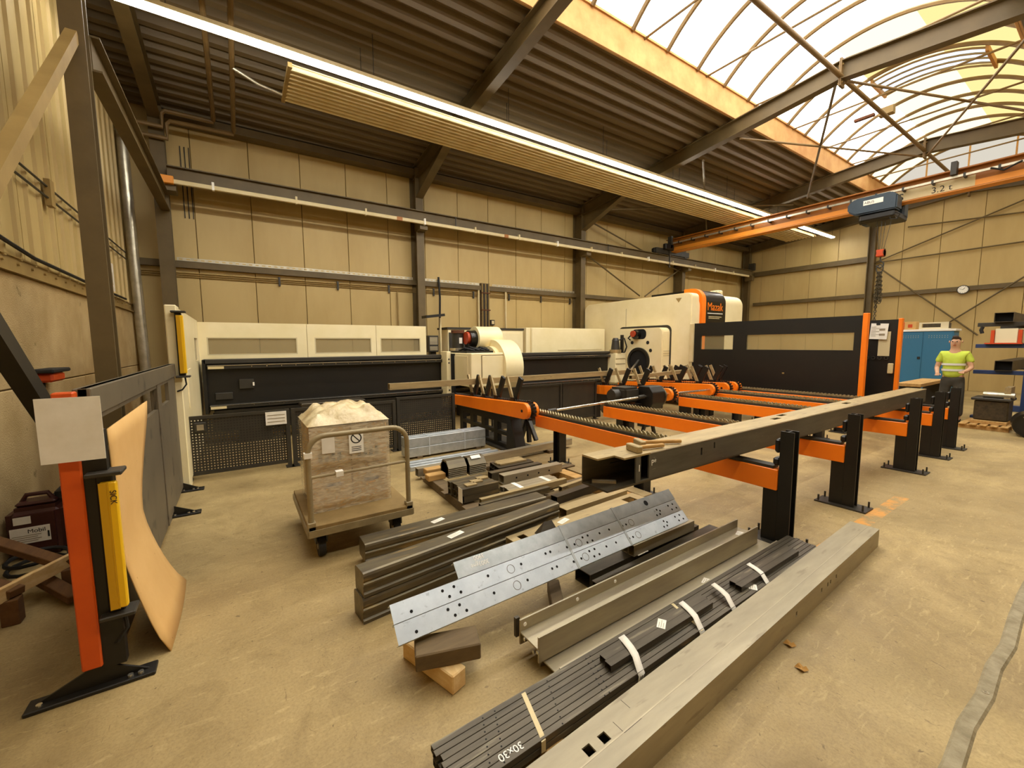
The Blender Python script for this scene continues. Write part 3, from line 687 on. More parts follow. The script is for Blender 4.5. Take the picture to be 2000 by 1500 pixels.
# chuck carriage
cy, cz = 7.93, 1.2
ca = bx(3.95, 7.45, .82, 4.95, 8.6, 1.52).build('chuck_carriage', 'cream', mc, bevel=.015)
bx(4.2, 7.438, .9, 4.72, 7.452, 1.46).build('access_door', 'cream', ca, bevel=.004)
bx(4.185, 7.444, .885, 4.735, 7.449, 1.475).build('door_gap', 'joint', ca)
bx(3.938, 7.6, .9, 3.952, 8.3, 1.46).build('side_door', 'cream', ca, bevel=.004)
for z in (1.1, 1.28): bx(3.925, 8.2, z, 3.945, 8.24, z+.06).build('door_latch', 'ink', ca)
MB().cyl((4.82, 7.449, 1.4), (4.82, 7.44, 1.4), .045, 16).build('vent_hole', 'hollow', ca)
bx(3.8, 8.3, .55, 3.9, 8.62, 1.55).build('mounting_plate', 'cream', mc, bevel=.008)
bx(3.9, 8.2, .6, 3.96, 8.62, 1.5).build('gap_shade', 'hollow', mc)  # near-black block paints the shade between plate and carriage
for z in (.7, .8, 1.3, 1.38): MB().cyl((3.85, 8.3, z), (3.85, 8.29, z), .018, 8).build('plate_bolt', 'charcoal', mc)
cov = MB().ring((4.72, cy, cz), (1, 0, 0), .42, .6, .45, 36).build('chuck_cover', 'cream', mc, smooth=True)
MB().ring((4.62, cy, cz), (1, 0, 0), .3, .46, .12, 30).build('cover_inner', 'cream', cov, smooth=True)
for i, a in enumerate((2.4, 2.55, 2.7, 2.9)):
    d, s, u = basis((1, 0, 0)); c = V((4.85, cy, cz))+(s*math.cos(a)+u*math.sin(a))*.6
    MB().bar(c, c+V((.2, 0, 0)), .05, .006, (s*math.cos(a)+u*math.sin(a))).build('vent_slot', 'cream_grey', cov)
MB().cyl((5.17, cy, cz), (5.3, cy, cz), .4, 28).build('chuck_face', 'black', mc, smooth=True)
MB().cyl((5.3, cy, cz), (5.33, cy, cz), .2, 24).build('chuck_bore', 'hollow', mc)
for i in range(4):
    a = i*math.pi/2+.4; bx(5.28, cy+.27*math.cos(a)-.05, cz+.27*math.sin(a)-.05, 5.4, cy+.27*math.cos(a)+.05, cz+.27*math.sin(a)+.05).build('chuck_jaw', 'charcoal', mc)
MB().ring((4.45, 8.25, 1.82), (1, 0, 0), .2, .28, .6, 28).build('motor_tunnel', 'cream', mc, smooth=True)
tm = MB().cyl((4.3, 8.25, 1.82), (5.0, 8.25, 1.82), .19, 20).build('drive_motor', 'black_gloss', mc, smooth=True)
MB().cyl((4.24, 8.25, 1.84), (4.31, 8.25, 1.84), .14, 18).build('motor_cap', 'red_motor', tm, smooth=True)
bx(4.25, 8.15, 1.55, 4.42, 8.3, 1.72).build('motor_foot', 'black', tm)
bx(3.98, 7.7, 1.52, 4.7, 8.4, 1.56).build('carriage_deck', 'black', ca)
for k in range(5): MB().tube([(4.05+k*.12, 8.2, 1.56), (4.1+k*.12, 8.0, 1.62+.02*(k % 2)), (4.25+k*.12, 7.85, 1.57)], .022, 6).build('cable', 'rubber', ca, smooth=True)
sm = MB().cyl((4.15, 8.45, 1.56), (4.15, 8.45, 1.95), .13, 18).build('spindle_motor', 'charcoal', mc, smooth=True)
MB().cyl((4.15, 8.45, 1.95), (4.15, 8.45, 2.02), .15, 18).build('motor_cap', 'rust', sm, smooth=True)
bx(4.02, 8.3, 1.56, 4.28, 8.6, 1.62).build('motor_flange', 'chrome', sm); bx(4.12, 8.31, 1.72, 4.19, 8.33, 1.85).build('rating_plate', 'white', sm)
# cabinets behind the bed
eq = thing('control_cabinet', (5.6, 9.75, 0), 'low cream equipment cabinet behind the chuck carriage', 'cabinet')
bx(4.4, 9.5, .1, 6.68, 10.1, 2.08).build('body', 'cream', eq, bevel=.01); bx(4.38, 9.48, 2.08, 6.7, 10.12, 2.13).build('top', 'charcoal', eq)
bx(5.55, 9.488, .3, 6.6, 9.5, 2.0).build('door', 'cream', eq, bevel=.003)
for i in range(5): bx(4.42+i*.25, 9.47, 1.52, 4.6+i*.25, 9.5, 2.0).build('service_panel', 'charcoal' if i < 2 else 'cream', eq)
eq2 = thing('dust_collector', (8.3, 9.8, 0), 'long cream cabinet box behind the bed left of the laser head', 'cabinet')
bx(6.95, 9.45, .1, 9.85, 10.35, 2.16).build('body', 'cream', eq2, bevel=.015); bx(6.8, 9.52, .1, 6.95, 10.35, 2.16).build('side_column', 'cream', eq2, bevel=.01)
bx(7.9, 9.442, 1.5, 9.7, 9.452, 1.53).build('base_trim', 'rail_cream', eq2)
# operator panel with little roof by the column
op = thing('operator_station', (4.05, 9.5, 0), 'dark operator station with small black canopy on a thin pole', 'control panel')
MB().cyl((4.2, 9.5, 0), (4.2, 9.5, 2.35), .025, 8).build('pole', 'rail_cream', op); MB().bar((3.78, 9.5, 2.36), (4.26, 9.5, 2.42), .3, .06).build('canopy', 'black', op)
bx(3.84, 9.4, 1.52, 4.1, 9.6, 1.92).build('screen_case', 'charcoal', op, bevel=.01); bx(3.87, 9.392, 1.7, 4.07, 9.4, 1.88).build('screen', 'mill_grey', op); bx(3.87, 9.392, 1.56, 4.07, 9.4, 1.66).build('keyboard', 'mill_grey', op)
bx(3.9, 9.45, 0, 4.05, 9.58, 1.52).build('pedestal', 'charcoal', op)
# head housing
HX, HY0, HY1, HZ = 9.95, 6.5, 10.5, 3.0
m = MB(); r = .22; pr = []
for (yy, zz, a0) in ((HY0+.12, HZ-.1, 0), (HY1-r, HZ-r, math.pi/2)):
    q = .12 if yy < 8 else r
    for i in range(6):
        a = a0+(math.pi/2)*i/5 if yy > 8 else math.pi-(math.pi/2)*i/5
        if yy > 8: a = math.pi/2-(math.pi/2)*i/5
        pr.append((yy+q*math.cos(a), zz+q*math.sin(a)))
pr += [(HY1, .15), (HY0, .15)]
n = len(pr); m.add([(x, y, z) for x in (HX, 10.28) for y, z in pr], [tuple(range(n)), tuple(range(2*n-1, n-1, -1))]+[(i, (i+1) % n, n+(i+1) % n, n+i) for i in range(n)])
hd = m.build('head_front', 'cream', mc, bevel=.02, seg=2)
def cap(x0, x1, y0, y1, z0, z1, r, name, material, parent, bev=0.):
    m = MB(); pr = [(y1, z0), (y0, z0)]+[(y0+r-r*math.cos(a), z1-r+r*math.sin(a)) for a in [math.pi/2*i/8 for i in range(9)]]+[(y1, z1)]; n = len(pr)
    m.add([(x, y, z) for x in (x0, x1) for y, z in pr], [tuple(range(n)), tuple(range(2*n-1, n-1, -1))]+[(i, (i+1) % n, n+(i+1) % n, n+i) for i in range(n)])
    return m.build(name, material, parent, bevel=bev, smooth=True)
cap(10.28, 10.34, HY0+.02, 9.5, .15, HZ-.02, .3, 'seam_panel', 'cream', mc)
cap(10.34, 10.5, HY0-.06, 7.0, .9, HZ+.16, .34, 'orange_stripe', 'orange', mc)
lp = cap(10.5, 11.5, HY0-.03, 8.2, .15, HZ+.14, .34, 'logo_panel', 'black_gloss', mc)
cap(11.5, 12.4, HY0-.03, 9.5, .15, HZ+.05, .3, 'rear_housing', 'cream', mc)
bx(11.85, 6.9, HZ+.04, 12.1, 7.2, HZ+.24).build('top_box', 'cream', mc, bevel=.03)
text('Mazak', .3, (10.6, HY0-.033, 2.58), (1, 0, 0), (0, 0, 1), 'orange', lp, .004)
bx(10.62, HY0-.036, 2.49, 11.35, HY0-.03, 2.51).build('logo_line', 'white', lp)
for zz, xe in ((2.4, 11.3), (2.36, 11.2)): bx(10.68, HY0-.036, zz, xe, HY0-.03, zz+.018).build('logo_line', 'rail_cream', lp)
m = MB(); m.add([(HX-.003, 6.98, 2.9), (HX-.003, 6.8, 2.9), (HX-.003, 6.89, 2.78)], [(0, 1, 2)]); m.build('triangle_mark', 'steel_tan', hd)
bx(HX-.002, 8.68, 2.15, HX+.01, 8.69, 2.75).build('panel_seam', 'joint', hd)
# chuck panel on the head
PXF = 9.62
def rrect(y0, y1, z0, z1, r, n=6):
    out = []
    for cx, cz_, a0 in ((y1-r, z1-r, 0), (y0+r, z1-r, math.pi/2), (y0+r, z0+r, math.pi), (y1-r, z0+r, 1.5*math.pi)):
        out += [(cx+r*math.cos(a0+math.pi/2*i/n), cz_+r*math.sin(a0+math.pi/2*i/n)) for i in range(n+1)]
    return out
def slabx(prof, x0, x1):
    n = len(prof); return MB().add([(x, y, z) for x in (x0, x1) for y, z in prof], [tuple(range(n)), tuple(range(2*n-1, n-1, -1))]+[(i, (i+1) % n, n+(i+1) % n, n+i) for i in range(n)])
slabx(rrect(7.08, 8.95, .55, 2.2, .16), HX-.012, HX-.002).build('chuck_recess', 'charcoal', mc)
cp = slabx(rrect(7.12, 8.82, .5, 2.13, .14), PXF, HX).build('chuck_panel', 'cream', mc, bevel=.02, seg=2)
HC = (7.9, 1.2)
MB().ring((PXF-.05, HC[0], HC[1]), (1, 0, 0), .31, .38, .06, 36).build('chuck_ring', 'black', cp, smooth=True)
MB().cyl((PXF-.012, HC[0], HC[1]), (PXF-.006, HC[0], HC[1]), .32, 32).build('chuck_opening', 'hollow', cp)
for y, z in ((7.5, 1.5), (8.45, 1.4), (7.6, 1.72), (8.15, 1.72), (8.42, .95), (7.45, .95)):
    MB().cyl((PXF-.008, y, z), (PXF-.002, y, z), .05, 14).build('mount_hole', 'ink', cp)
al = slabx(rrect(7.66, 8.16, 1.82, 2.1, .12), PXF-.008, PXF-.002).build('motor_alcove', 'hollow', cp)
MB().cyl((PXF-.16, 7.95, 1.95), (PXF-.01, 7.95, 1.95), .12, 18).build('alcove_motor', 'black_gloss', cp, smooth=True); MB().cyl((PXF-.2, 7.98, 1.97), (PXF-.16, 7.98, 1.97), .09, 16).build('motor_cap', 'red_motor', cp, smooth=True)
MB().tube([(PXF-.1, 8.1, 1.95), (PXF-.12, 8.2, 1.85), (PXF-.03, 8.2, 1.8)], .02, 6).build('motor_cable', 'rubber', cp, smooth=True)
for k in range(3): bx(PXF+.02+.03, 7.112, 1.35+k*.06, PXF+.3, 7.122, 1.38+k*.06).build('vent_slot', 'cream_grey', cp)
MB().cyl((9.55, 7.85, 1.22), (8.6, 7.35, .95), .03, 10).build('guide_bar', 'chrome', mc, smooth=True)
br = bx(9.15, 8.35, .55, 9.6, 8.7, 1.42).build('head_bracket', 'cream', mc, bevel=.01)
for z in (.9, 1.1, 1.25): bx(9.17, 8.342, z, 9.55, 8.352, z+.012).build('bracket_seam', 'joint', br)
hm = MB().cyl((9.3, 8.5, 1.42), (9.3, 8.5, 1.78), .14, 18, .1).cyl((9.3, 8.5, 1.78), (9.3, 8.5, 1.86), .11, 18, .07).build('head_motor', 'charcoal', mc, smooth=True)
MB().cyl((9.3, 8.5, 1.42), (9.3, 8.5, 1.52), .17, 18).build('motor_flange', 'brass', hm); MB().tube([(9.35, 8.4, 1.8), (9.45, 8.3, 1.85), (9.5, 8.25, 1.6), (9.48, 8.3, 1.45)], .022, 6).build('motor_cable', 'rubber', hm, smooth=True)
bx(9.48, 8.4, 1.42, 9.54, 8.48, 1.95).build('energy_post', 'black', hm)

# ---------------- window guard behind the bed
gd = thing('machine_guard', (1.5, 9.12, 0), 'cream guard screen with three long viewing windows behind the black bed', 'guard screen')
JX = [-.6, 1.17, 2.52, 3.66]
WX = [(-.42, .98), (1.32, 2.4), (2.62, 3.5)]
for i in range(3):
    a, b = JX[i]+.004, JX[i+1]-.004; w0, w1 = WX[i]
    p = MB().plate((a, 9.14, .05), (1, 0, 0), (0, 0, 1), b-a, 2.07, .05, [(w0-a, 1.5, w1-a, 1.79)]).build('guard_panel', 'cream', gd)
    bx(w0, 9.11, 1.55, w1, 9.116, 1.84).build('window_pane', 'smoke_glass', p)
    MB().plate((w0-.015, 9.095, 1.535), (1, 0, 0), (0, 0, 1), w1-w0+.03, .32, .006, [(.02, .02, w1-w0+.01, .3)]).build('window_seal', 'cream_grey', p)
ge = thing('end_guard', (-.62, 7.6, 0), 'cream end guard panel with small window at the foot of the bed', 'guard screen')
p = MB().plate((-.6, 6.35, .08), (0, 1, 0), (0, 0, 1), 2.76, 2.06, .05, [(1.85, 1.38, 2.5, 1.75)]).build('guard_panel', 'cream', ge)
bx(-.578, 8.2, 1.46, -.572, 8.85, 1.83).build('window_pane', 'smoke_glass', p)
bx(-.66, 6.1, .0, -.55, 6.36, 2.17).build('guard_post', 'cream', ge, bevel=.01)
bx(-.552, 6.7, .9, -.54, 7.2, 1.4).build('lower_hatch', 'cream', ge, bevel=.003)
def curtain(loc, lab, zt, zb, grp, letters, ax='y'):
    """light curtain: black housing with a yellow front strip, brackets top and bottom; front faces -Y"""
    x, y = loc; r = thing('light_curtain', (x, y, zb), lab, 'light curtain', grp)
    bx(x-.05, y-.01, zb, x+.012, y+.06, zt).build('housing', 'black', r, bevel=.006)
    bx(x-.034, y-.045, zb+.03, x+.03, y-.01, zt-.03).build('front_strip', 'yellow', r, bevel=.006)
    bx(x-.004, y-.047, zb+.03, x+.002, y-.044, zt-.03).build('groove', 'yellow_dark', r)
    bx(x-.034, y-.0465, zb+.03, x-.006, y-.0445, zt-.03).build('lens_band', 'yellow_dark', r)
    for z in (zb-.02, zt): bx(x-.08, y-.05, z, x+.055, y+.06, z+.022).build('bracket', 'charcoal', r, bevel=.005)
    MB().tube([(x, y+.02, zb-.01), (x+.01, y, zb-.1), (x-.03, y, zb-.16), (x-.08, y+.03, zb-.18)], .009, 6).build('cable', 'rubber', r, smooth=True)
    if letters: text('SICK', .034, (x+.005, y-.0475, zt-.07), (0, 0, -1), (1, 0, 0), 'ink', r)
    return r
curtain((-.52, 6.07), 'yellow light curtain on the cream guard post beyond the barrier', 2.08, 1.36, 'light curtains', False)

# ---------------- black safety enclosure
en = thing('safety_enclosure', (9.95, 4.6, 0), 'tall black safety wall with two windows beside the laser head', 'safety wall')
MB().plate((9.95, 6.4, .08), (0, -1, 0), (0, 0, 1), 3.52, 2.12, .06, [(.22, 1.46, 1.05, 1.8), (1.36, 1.46, 3.38, 1.8)]).build('wall_sheet', 'black', en)
for y0, y1 in ((5.35, 6.18), (3.02, 5.04)): bx(9.915, y0, 1.54, 9.92, y1, 1.88).build('window_pane', 'window_film', en)
bx(9.87, 2.82, .08, 9.98, 2.9, 2.24).build('edge_post', 'orange', en, bevel=.006)
bx(9.83, 6.36, 1.2, 9.93, 6.46, 2.2).build('hinge_post', 'rail_cream', en, bevel=.01)
for y in (3.2, 4.6, 6.0): bx(9.9, y, 0, 9.98, y+.1, .1).build('foot', 'black', en)
bx(9.88, 4.2, 1.02, 9.9, 4.24, 1.05).build('lock', 'steel_tan', en)
en2 = thing('enclosure_door', (10.7, 2.8, 0), 'narrow black safety door with orange edge and a notice pinned on it', 'safety door')
bx(10.68, 2.58, .08, 10.74, 3.12, 2.13).build('door_sheet', 'black', en2); bx(10.66, 2.52, .05, 10.76, 2.58, 2.15).build('edge_post', 'orange', en2, bevel=.006); bx(10.66, 3.12, 0, 10.76, 3.2, 2.15).build('hinge_post', 'black', en2)
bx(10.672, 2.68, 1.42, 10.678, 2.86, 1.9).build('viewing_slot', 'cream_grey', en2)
for k in range(4): MB().ring((10.655, 2.72+k*.1, 1.38), (1, 0, 0), .02, .035, .02, 14).build('hanger_ring', 'charcoal', en2)
bx(10.62, 2.6, 1.08, 10.68, 2.68, 1.28).build('switch_box', 'rail_cream', en2, bevel=.01)
pn = thing('notice', (10.64, 2.86, 1.78), 'white printed notice clipped to the black safety door', 'notice')
MB().plate((10.64, 3.0, 1.76), (0, -1, -.06), (0, -.06, 1), .27, .31, .003).build('sheet', 'paper', pn); bx(10.63, 2.84, 2.03, 10.65, 2.9, 2.09).build('clip', 'ink', pn)
for i in range(7):
    zz = 1.99-i*.03
    bx(10.6345, 2.9-.05*(i % 2), zz, 10.636, 2.975, zz+.008).build('print_line', 'mill_grey', pn)
for zz in (1.92, 1.82): bx(10.6345, 2.76, zz, 10.636, 2.85, zz+.04).build('print_block', 'mill_grey', pn)
# ================================================================== PERFORATED FENCE
def perf(x0, x1, z0, z1, y, p=.034):
    """sheet of diamond holes, staggered"""
    m = MB(); nx = int((x1-x0)/p); nz = int((z1-z0)/p); px = (x1-x0)/nx; pz = (z1-z0)/nz; h = .27
    for j in range(nz):
        for i in range(nx):
            a, b = x0+i*px, z0+j*pz; cx, c2 = a+px/2, b+pz/2
            n = len(m.v)
            m.v += [(a, y, b), (a+px, y, b), (a+px, y, b+pz), (a, y, b+pz), (cx, y, c2-pz*h), (cx+px*h, y, c2), (cx, y, c2+pz*h), (cx-px*h, y, c2)]
            m.f += [(n, n+1, n+4), (n+1, n+2, n+5), (n+2, n+3, n+6), (n+3, n, n+7), (n+1, n+5, n+4), (n+2, n+6, n+5), (n+3, n+7, n+6), (n, n+4, n+7)]
    return m
def fence(x0, x1, lab, sheet='perf', h=.82, y=6.5):
    r = thing('safety_fence', ((x0+x1)/2, y, 0), lab, 'fence', 'machine fence panels')
    for x in (x0+.025, x1-.025):
        q = bx(x-.025, y-.03, 0, x+.025, y+.03, h).build('post', 'charcoal', r); bx(x-.05, y-.07, 0, x+.05, y+.07, .012).build('base_plate', 'charcoal', q)
    bx(x0+.05, y-.02, h-.04, x1-.05, y+.02, h).build('top_rail', 'charcoal', r); bx(x0+.05, y-.02, .06, x1-.05, y+.02, .1).build('bottom_rail', 'charcoal', r)
    if sheet == 'perf': perf(x0+.05, x1-.05, .1, h-.04, y).build('perforated_sheet', 'charcoal', r)
    else: bx(x0+.05, y-.004, .1, x1-.05, y+.004, h-.04).build('sheet', 'charcoal', r)
    return r
f1 = fence(-.63, .56, 'black perforated fence panel with white notice nearest the barrier')
f2 = fence(.58, 2.06, 'black perforated fence panel behind the loaded trolley')
f3 = fence(2.08, 3.1, 'dark fence panel behind the silver strapped profiles', 'perf', .86)
f4 = fence(3.98, 5.7, 'dark solid fence panel right of the lifting arm', 'solid', .86, 6.7)
f5 = fence(5.72, 6.72, 'dark solid fence panel by the conveyor gearbox', 'solid', .86, 6.7)
nb_ = thing('fence_notice', (.35, 6.46, .66), 'white notice board hung on the perforated fence', 'notice'); bx(.27, 6.455, .62, .52, 6.465, .8).build('sheet', 'paper', nb_)
for i in range(3): bx(.29, 6.452, .66+i*.045, .5, 6.456, .668+i*.045).build('print_line', 'mill_grey', nb_)
sw = thing('switch_box', (-.45, 6.45, .65), 'small grey switch box on the fence end', 'switch'); bx(-.5, 6.44, .62, -.38, 6.475, .74).build('box_body', 'charcoal', sw, bevel=.006); bx(-.475, 6.433, .645, -.405, 6.442, .715).build('rocker', 'mill_grey', sw)
# ================================================================== CHAIN CONVEYOR ARMS (rack)
RX = [3.76, 5.2, 7.3, 8.5, 9.42]
RL = ['orange chain conveyor arm nearest the viewer, under the hammer end of the tube', 'second orange chain conveyor arm, left of the drive shaft gearbox', 'third orange chain conveyor arm, in the middle of the rack',
      'fourth orange chain conveyor arm from the viewer', 'farthest orange chain conveyor arm along the black safety wall']
def rack_arm(x):
    r = thing('conveyor_arm', (x, 1.6, 0), RL[0], 'conveyor arm', 'chain conveyor arms')
    bx(x-.06, 1.58, .46, x+.06, 4.95, .64).build('arm_beam', 'orange', r, bevel=.006)
    bx(x-.05, 1.62, .64, x+.05, 4.9, .665).build('chain_guide', 'charcoal', r)
    m = MB(); y = 2.0; i = 0
    while y < 4.95:
        for s in (-.026, .026):
            m.ext([(-.026, -.012), (.026, -.012), (.026, .006), (.004, .03), (-.012, .03)], (x+s-.006, y, .69), (x+s+.006, y, .69), (0, 0, 1))
        m.bar((x-.03, y+.02, .684), (x+.03, y+.02, .684), .014, .014); y += .06
    tag(m.build('roller_chain', 'chain', r), kind='stuff')
    bx(x-.05, 1.95, .665, x+.05, 4.95, .672).build('chain_track', 'mill_dark', r)
    MB().cyl((x-.035, 4.95, .6), (x+.035, 4.95, .6), .09, 14).build('end_sprocket', 'mill', r, smooth=True)
    p = MB().hbeam((x, 1.525, .015), (x, 1.525, .97), .1, .1, .012, .01, (1, 0, 0)).build('post', 'black', r)
    bx(x-.046, 1.575, .78, x+.046, 1.62, .9).build('stop_pad', 'black', p, bevel=.015); bx(x-.046, 1.575, .67, x+.046, 1.63, .74).build('stop_pad', 'black', p, bevel=.015)
    l = bx(x-.05, 1.576, .015, x+.05, 1.69, .46).build('leg', 'black', r)
    def base(y0, y1):
        b = bx(x-.11, y0, 0, x+.11, y1, .015).build('base_plate', 'charcoal', r)
        for bx_, by in ((x-.085, y0+.03), (x+.085, y0+.03), (x-.085, y1-.03), (x+.085, y1-.03)): MB().cyl((bx_, by, .015), (bx_, by, .075), .009, 6).build('anchor_bolt', 'charcoal', b)
    base(1.36, 1.8)
    for y in (3.0, 4.45):
        q = MB().hbeam((x, y, .015), (x, y, .46), .12, .14, .012, .01, (0, 1, 0)).build('leg', 'black', r); base(y-.13, y+.13)
    return r
ra = rack_arm(RX[0])
for x, l in zip(RX[1:], RL[1:]): dup(ra, (x, 1.6, 0), l)
# drive shaft and gearbox
ds = thing('drive_shaft', (5.3, 4.85, .7), 'long thin steel drive shaft linking the conveyor arms', 'shaft')
MB().cyl((3.9, 4.88, .68), (6.2, 4.88, .74), .02, 10).build('shaft', 'chrome', ds, smooth=True)
for a, b in ((3.88, .679), (5.95, .735)): MB().cyl((a, 4.88, b), (a+.16, 4.88, b+.004), .036, 12).build('coupling', 'charcoal', ds)
MB().cyl((6.55, 4.88, .74), (8.4, 4.88, .72), .02, 10).build('shaft', 'chrome', ds, smooth=True)
gb = thing('gearbox', (6.2, 4.9, 0), 'black geared drive motor and chain case between the conveyor arms', 'gearbox')
pr = [(4.72, .62), (4.8, .5), (5.05, .5), (5.12, .6), (5.12, .82), (5.02, .92), (4.8, .92), (4.72, .82)]
slabx(pr, 6.15, 6.5).build('chain_case', 'black', gb, bevel=.01)
MB().ring((6.5, 4.9, .72), (1, 0, 0), .1, .2, .03, 24).build('sprocket', 'mill', gb, smooth=True)
bx(5.75, 5.0, .62, 6.15, 5.4, .9).build('motor_housing', 'charcoal', gb, bevel=.04, seg=2)
MB().cyl((5.6, 5.2, .76), (6.15, 5.2, .76), .11, 16).build('motor', 'charcoal', gb, smooth=True)
for s in (-1, 1): MB().bar((6.3, 4.92, .5), (6.3+s*.18, 4.92, 0), .05, .05).build('leg', 'black', gb)
bx(5.7, 4.95, .5, 6.3, 5.3, .6).build('motor_base', 'black', gb); bx(5.8, 5.05, 0, 5.9, 5.25, .5).build('leg', 'black', gb)
# ================================================================== LIFT ARMS with V rests
def lift(x, lab, vs, ped=True):
    r = thing('lift_arm', (x, 6.1, 0), lab, 'lift arm', 'lifting arms with V rests')
    ya, yb, za, zb, R = 4.9, 7.3, .72, .64, .12
    def cheek(x0, x1, mt):
        d = V((0, ya-yb, za-zb)).normalized(); nrm = V((0, -d.z, d.y)); pts = []
        a0 = math.atan2(d.z, d.y)
        pts = [(ya+R*math.cos(a0+math.pi/2-math.pi*i/10), za+R*math.sin(a0+math.pi/2-math.pi*i/10)) for i in range(11)]
        pts += [(yb-.08*math.cos(a0+math.pi/2-math.pi*i/6)*0+.09*math.cos(a0-math.pi/2-math.pi*i/6), zb+.09*math.sin(a0-math.pi/2-math.pi*i/6)) for i in range(7)]
        return slabx(pts, x0, x1).build('arm_plate', mt, r, bevel=.006)
    cheek(x-.11, x-.045, 'orange'); cheek(x+.05, x+.1, 'orange')
    m = MB(); n = 46
    for i in range(n):
        t = i/(n-1); y = ya+(yb-ya)*t; z = za+(zb-za)*t+.13-.03*t
        m.bar((x-.03, y, z), (x+.03, y, z), .03, .018); m.ext([(-.02, -.01), (.02, -.01), (0, .025)], (x-.032, y, z), (x-.024, y, z))
    for i in range(9):
        a = math.pi/2+math.pi*i/8; m.bar((x-.03, ya+.135*math.cos(a), za+.135*math.sin(a)), (x+.03, ya+.135*math.cos(a), za+.135*math.sin(a)), .03, .03)
    tag(m.build('roller_chain', 'black', r), kind='stuff')
    MB().cyl((x-.04, ya, za), (x+.04, ya, za), .11, 18).build('sprocket', 'mill_dark', r, smooth=True)
    MB().cyl((x-.116, ya+.03, za), (x-.11, ya+.03, za), .022, 10).build('pivot_hole', 'hollow', r)
    for y in vs:
        t = (y-ya)/(yb-ya); z = za+(zb-za)*t+.12
        b = bx(x-.04, y-.05, z-.02, x+.04, y+.05, z+.05).build('rest_block', 'black', r)
        MB().bar((x-.02, y+.01, z+.02), (x-.02, y+.17, z+.36), .06, .026, (1, 0, 0)).build('rest_finger', 'mill_tan', b)
        MB().bar((x+.02, y-.01, z+.02), (x+.02, y-.17, z+.36), .1, .035, (1, 0, 0)).build('rest_finger', 'black', b)
    if ped:
        bx(x-.1, 5.1, 0, x+.45, 7.3, .03).build('base_plate', 'charcoal', r)
        MB().plate((x-.02, 5.35, .03), (0, 1, 0), (0, 0, 1), 1.8, .52, .08, [(.12+.42*k, .06+.2*j, .42+.42*k, .2+.2*j) for k in range(4) for j in range(2)]).build('pedestal_web', 'black', r)
        slabx([(5.15, .03), (5.45, .03), (5.42, .56), (5.32, .56)], x-.06, x+.14).build('pedestal_end', 'black', r, bevel=.01)
        bx(x-.08, 5.3, .53, x+.12, 7.2, .58).build('pedestal_top', 'black', r)
        for a in (-.6, -.1, .45): MB().bar((x+.3, 5.35, .52), (x+.3, 5.35+.4*math.sin(a), .52-.4*math.cos(a)), .05, .06, (1, 0, 0)).build('folded_finger', 'charcoal', r)
        MB().cyl((x+.1, 5.35, .52), (x+.36, 5.35, .52), .03, 8).build('finger_pivot', 'charcoal', r)
    else:
        bx(x-.08, 5.4, 0, x+.08, 5.6, .6).build('pedestal_end', 'black', r); bx(x-.08, 6.8, 0, x+.08, 7.0, .6).build('pedestal_end', 'black', r)
    return r
lift(3.55, 'orange lifting arm with V rests standing nearest, over the ribbed black pedestal', (6.62, 6.2, 5.8, 5.3))
lift(6.9, 'orange lifting arm with V rests beyond the gearbox', (6.6, 6.1, 5.6), False)
lift(8.3, 'orange lifting arm below the chuck opening of the head', (6.6, 6.2, 5.7, 5.2), False)
lift(8.85, 'orange lifting arm second from the black safety wall', (6.3, 5.7, 5.2), False)
lift(9.2, 'orange lifting arm closest to the black safety wall', (6.4, 5.9, 5.3), False)
# tubes lying on the V rests
t1 = thing('steel_tube', (4.9, 6.6, .98), 'long thin steel tube resting across the nearest V rests', 'steel tube', 'tubes on the lifting arms')
MB().hollow((2.0, 6.6, 1.03), (7.75, 6.6, 1.03), .1, .1, .006).build('tube_wall', 'mill_tan', t1)
t2 = thing('steel_tube', (7.5, 5.9, .95), 'shorter steel tube lying in the V rests in front of the chuck', 'steel tube', 'tubes on the lifting arms')
MB().hollow((6.75, 5.75, 1.0), (9.3, 6.0, 1.03), .08, .08, .006).build('tube_wall', 'mill_tan', t2)
# ================================================================== BIG BOX SECTION ON THE RACK
bt = thing('box_section', (5.5, 1.97, .72), 'huge steel box section with notched end lying across the conveyor arms', 'steel tube')
ZT, ZB, YF, YB, TX = .93, .722, 1.85, 2.09, 9.35
def on(x): return x-1.97
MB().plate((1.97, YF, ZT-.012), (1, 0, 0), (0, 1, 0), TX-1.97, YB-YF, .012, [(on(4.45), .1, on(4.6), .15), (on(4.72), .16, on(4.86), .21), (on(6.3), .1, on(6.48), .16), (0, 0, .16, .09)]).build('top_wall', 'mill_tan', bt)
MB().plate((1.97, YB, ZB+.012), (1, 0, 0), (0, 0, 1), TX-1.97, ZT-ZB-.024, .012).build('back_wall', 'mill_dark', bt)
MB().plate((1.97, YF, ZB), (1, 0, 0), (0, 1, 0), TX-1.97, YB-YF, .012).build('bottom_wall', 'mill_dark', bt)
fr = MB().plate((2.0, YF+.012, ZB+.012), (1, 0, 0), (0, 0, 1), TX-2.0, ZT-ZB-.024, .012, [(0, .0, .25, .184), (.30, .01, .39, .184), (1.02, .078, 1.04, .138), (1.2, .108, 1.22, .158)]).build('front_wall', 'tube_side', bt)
MB().ext([(-.012, 0), (0, -.012), (.004, -.004)], (2.4, YF, ZT), (TX, YF, ZT)).build('edge_radius', 'mill_grey', bt)
text('1', .07, (2.265, YF-.002, ZB+.09), (1, 0, 0), (0, 0, 1), 'chalk', fr); text('P*', .06, (2.41, YF-.002, ZB+.11), (1, 0, 0), (0, 0, 1), 'chalk', fr)
MB().bar((2.02, YB-.05, ZB+.02), (2.14, YB-.16, ZB+.02), .03, .02).build('cut_burr', 'mill_grey', bt)
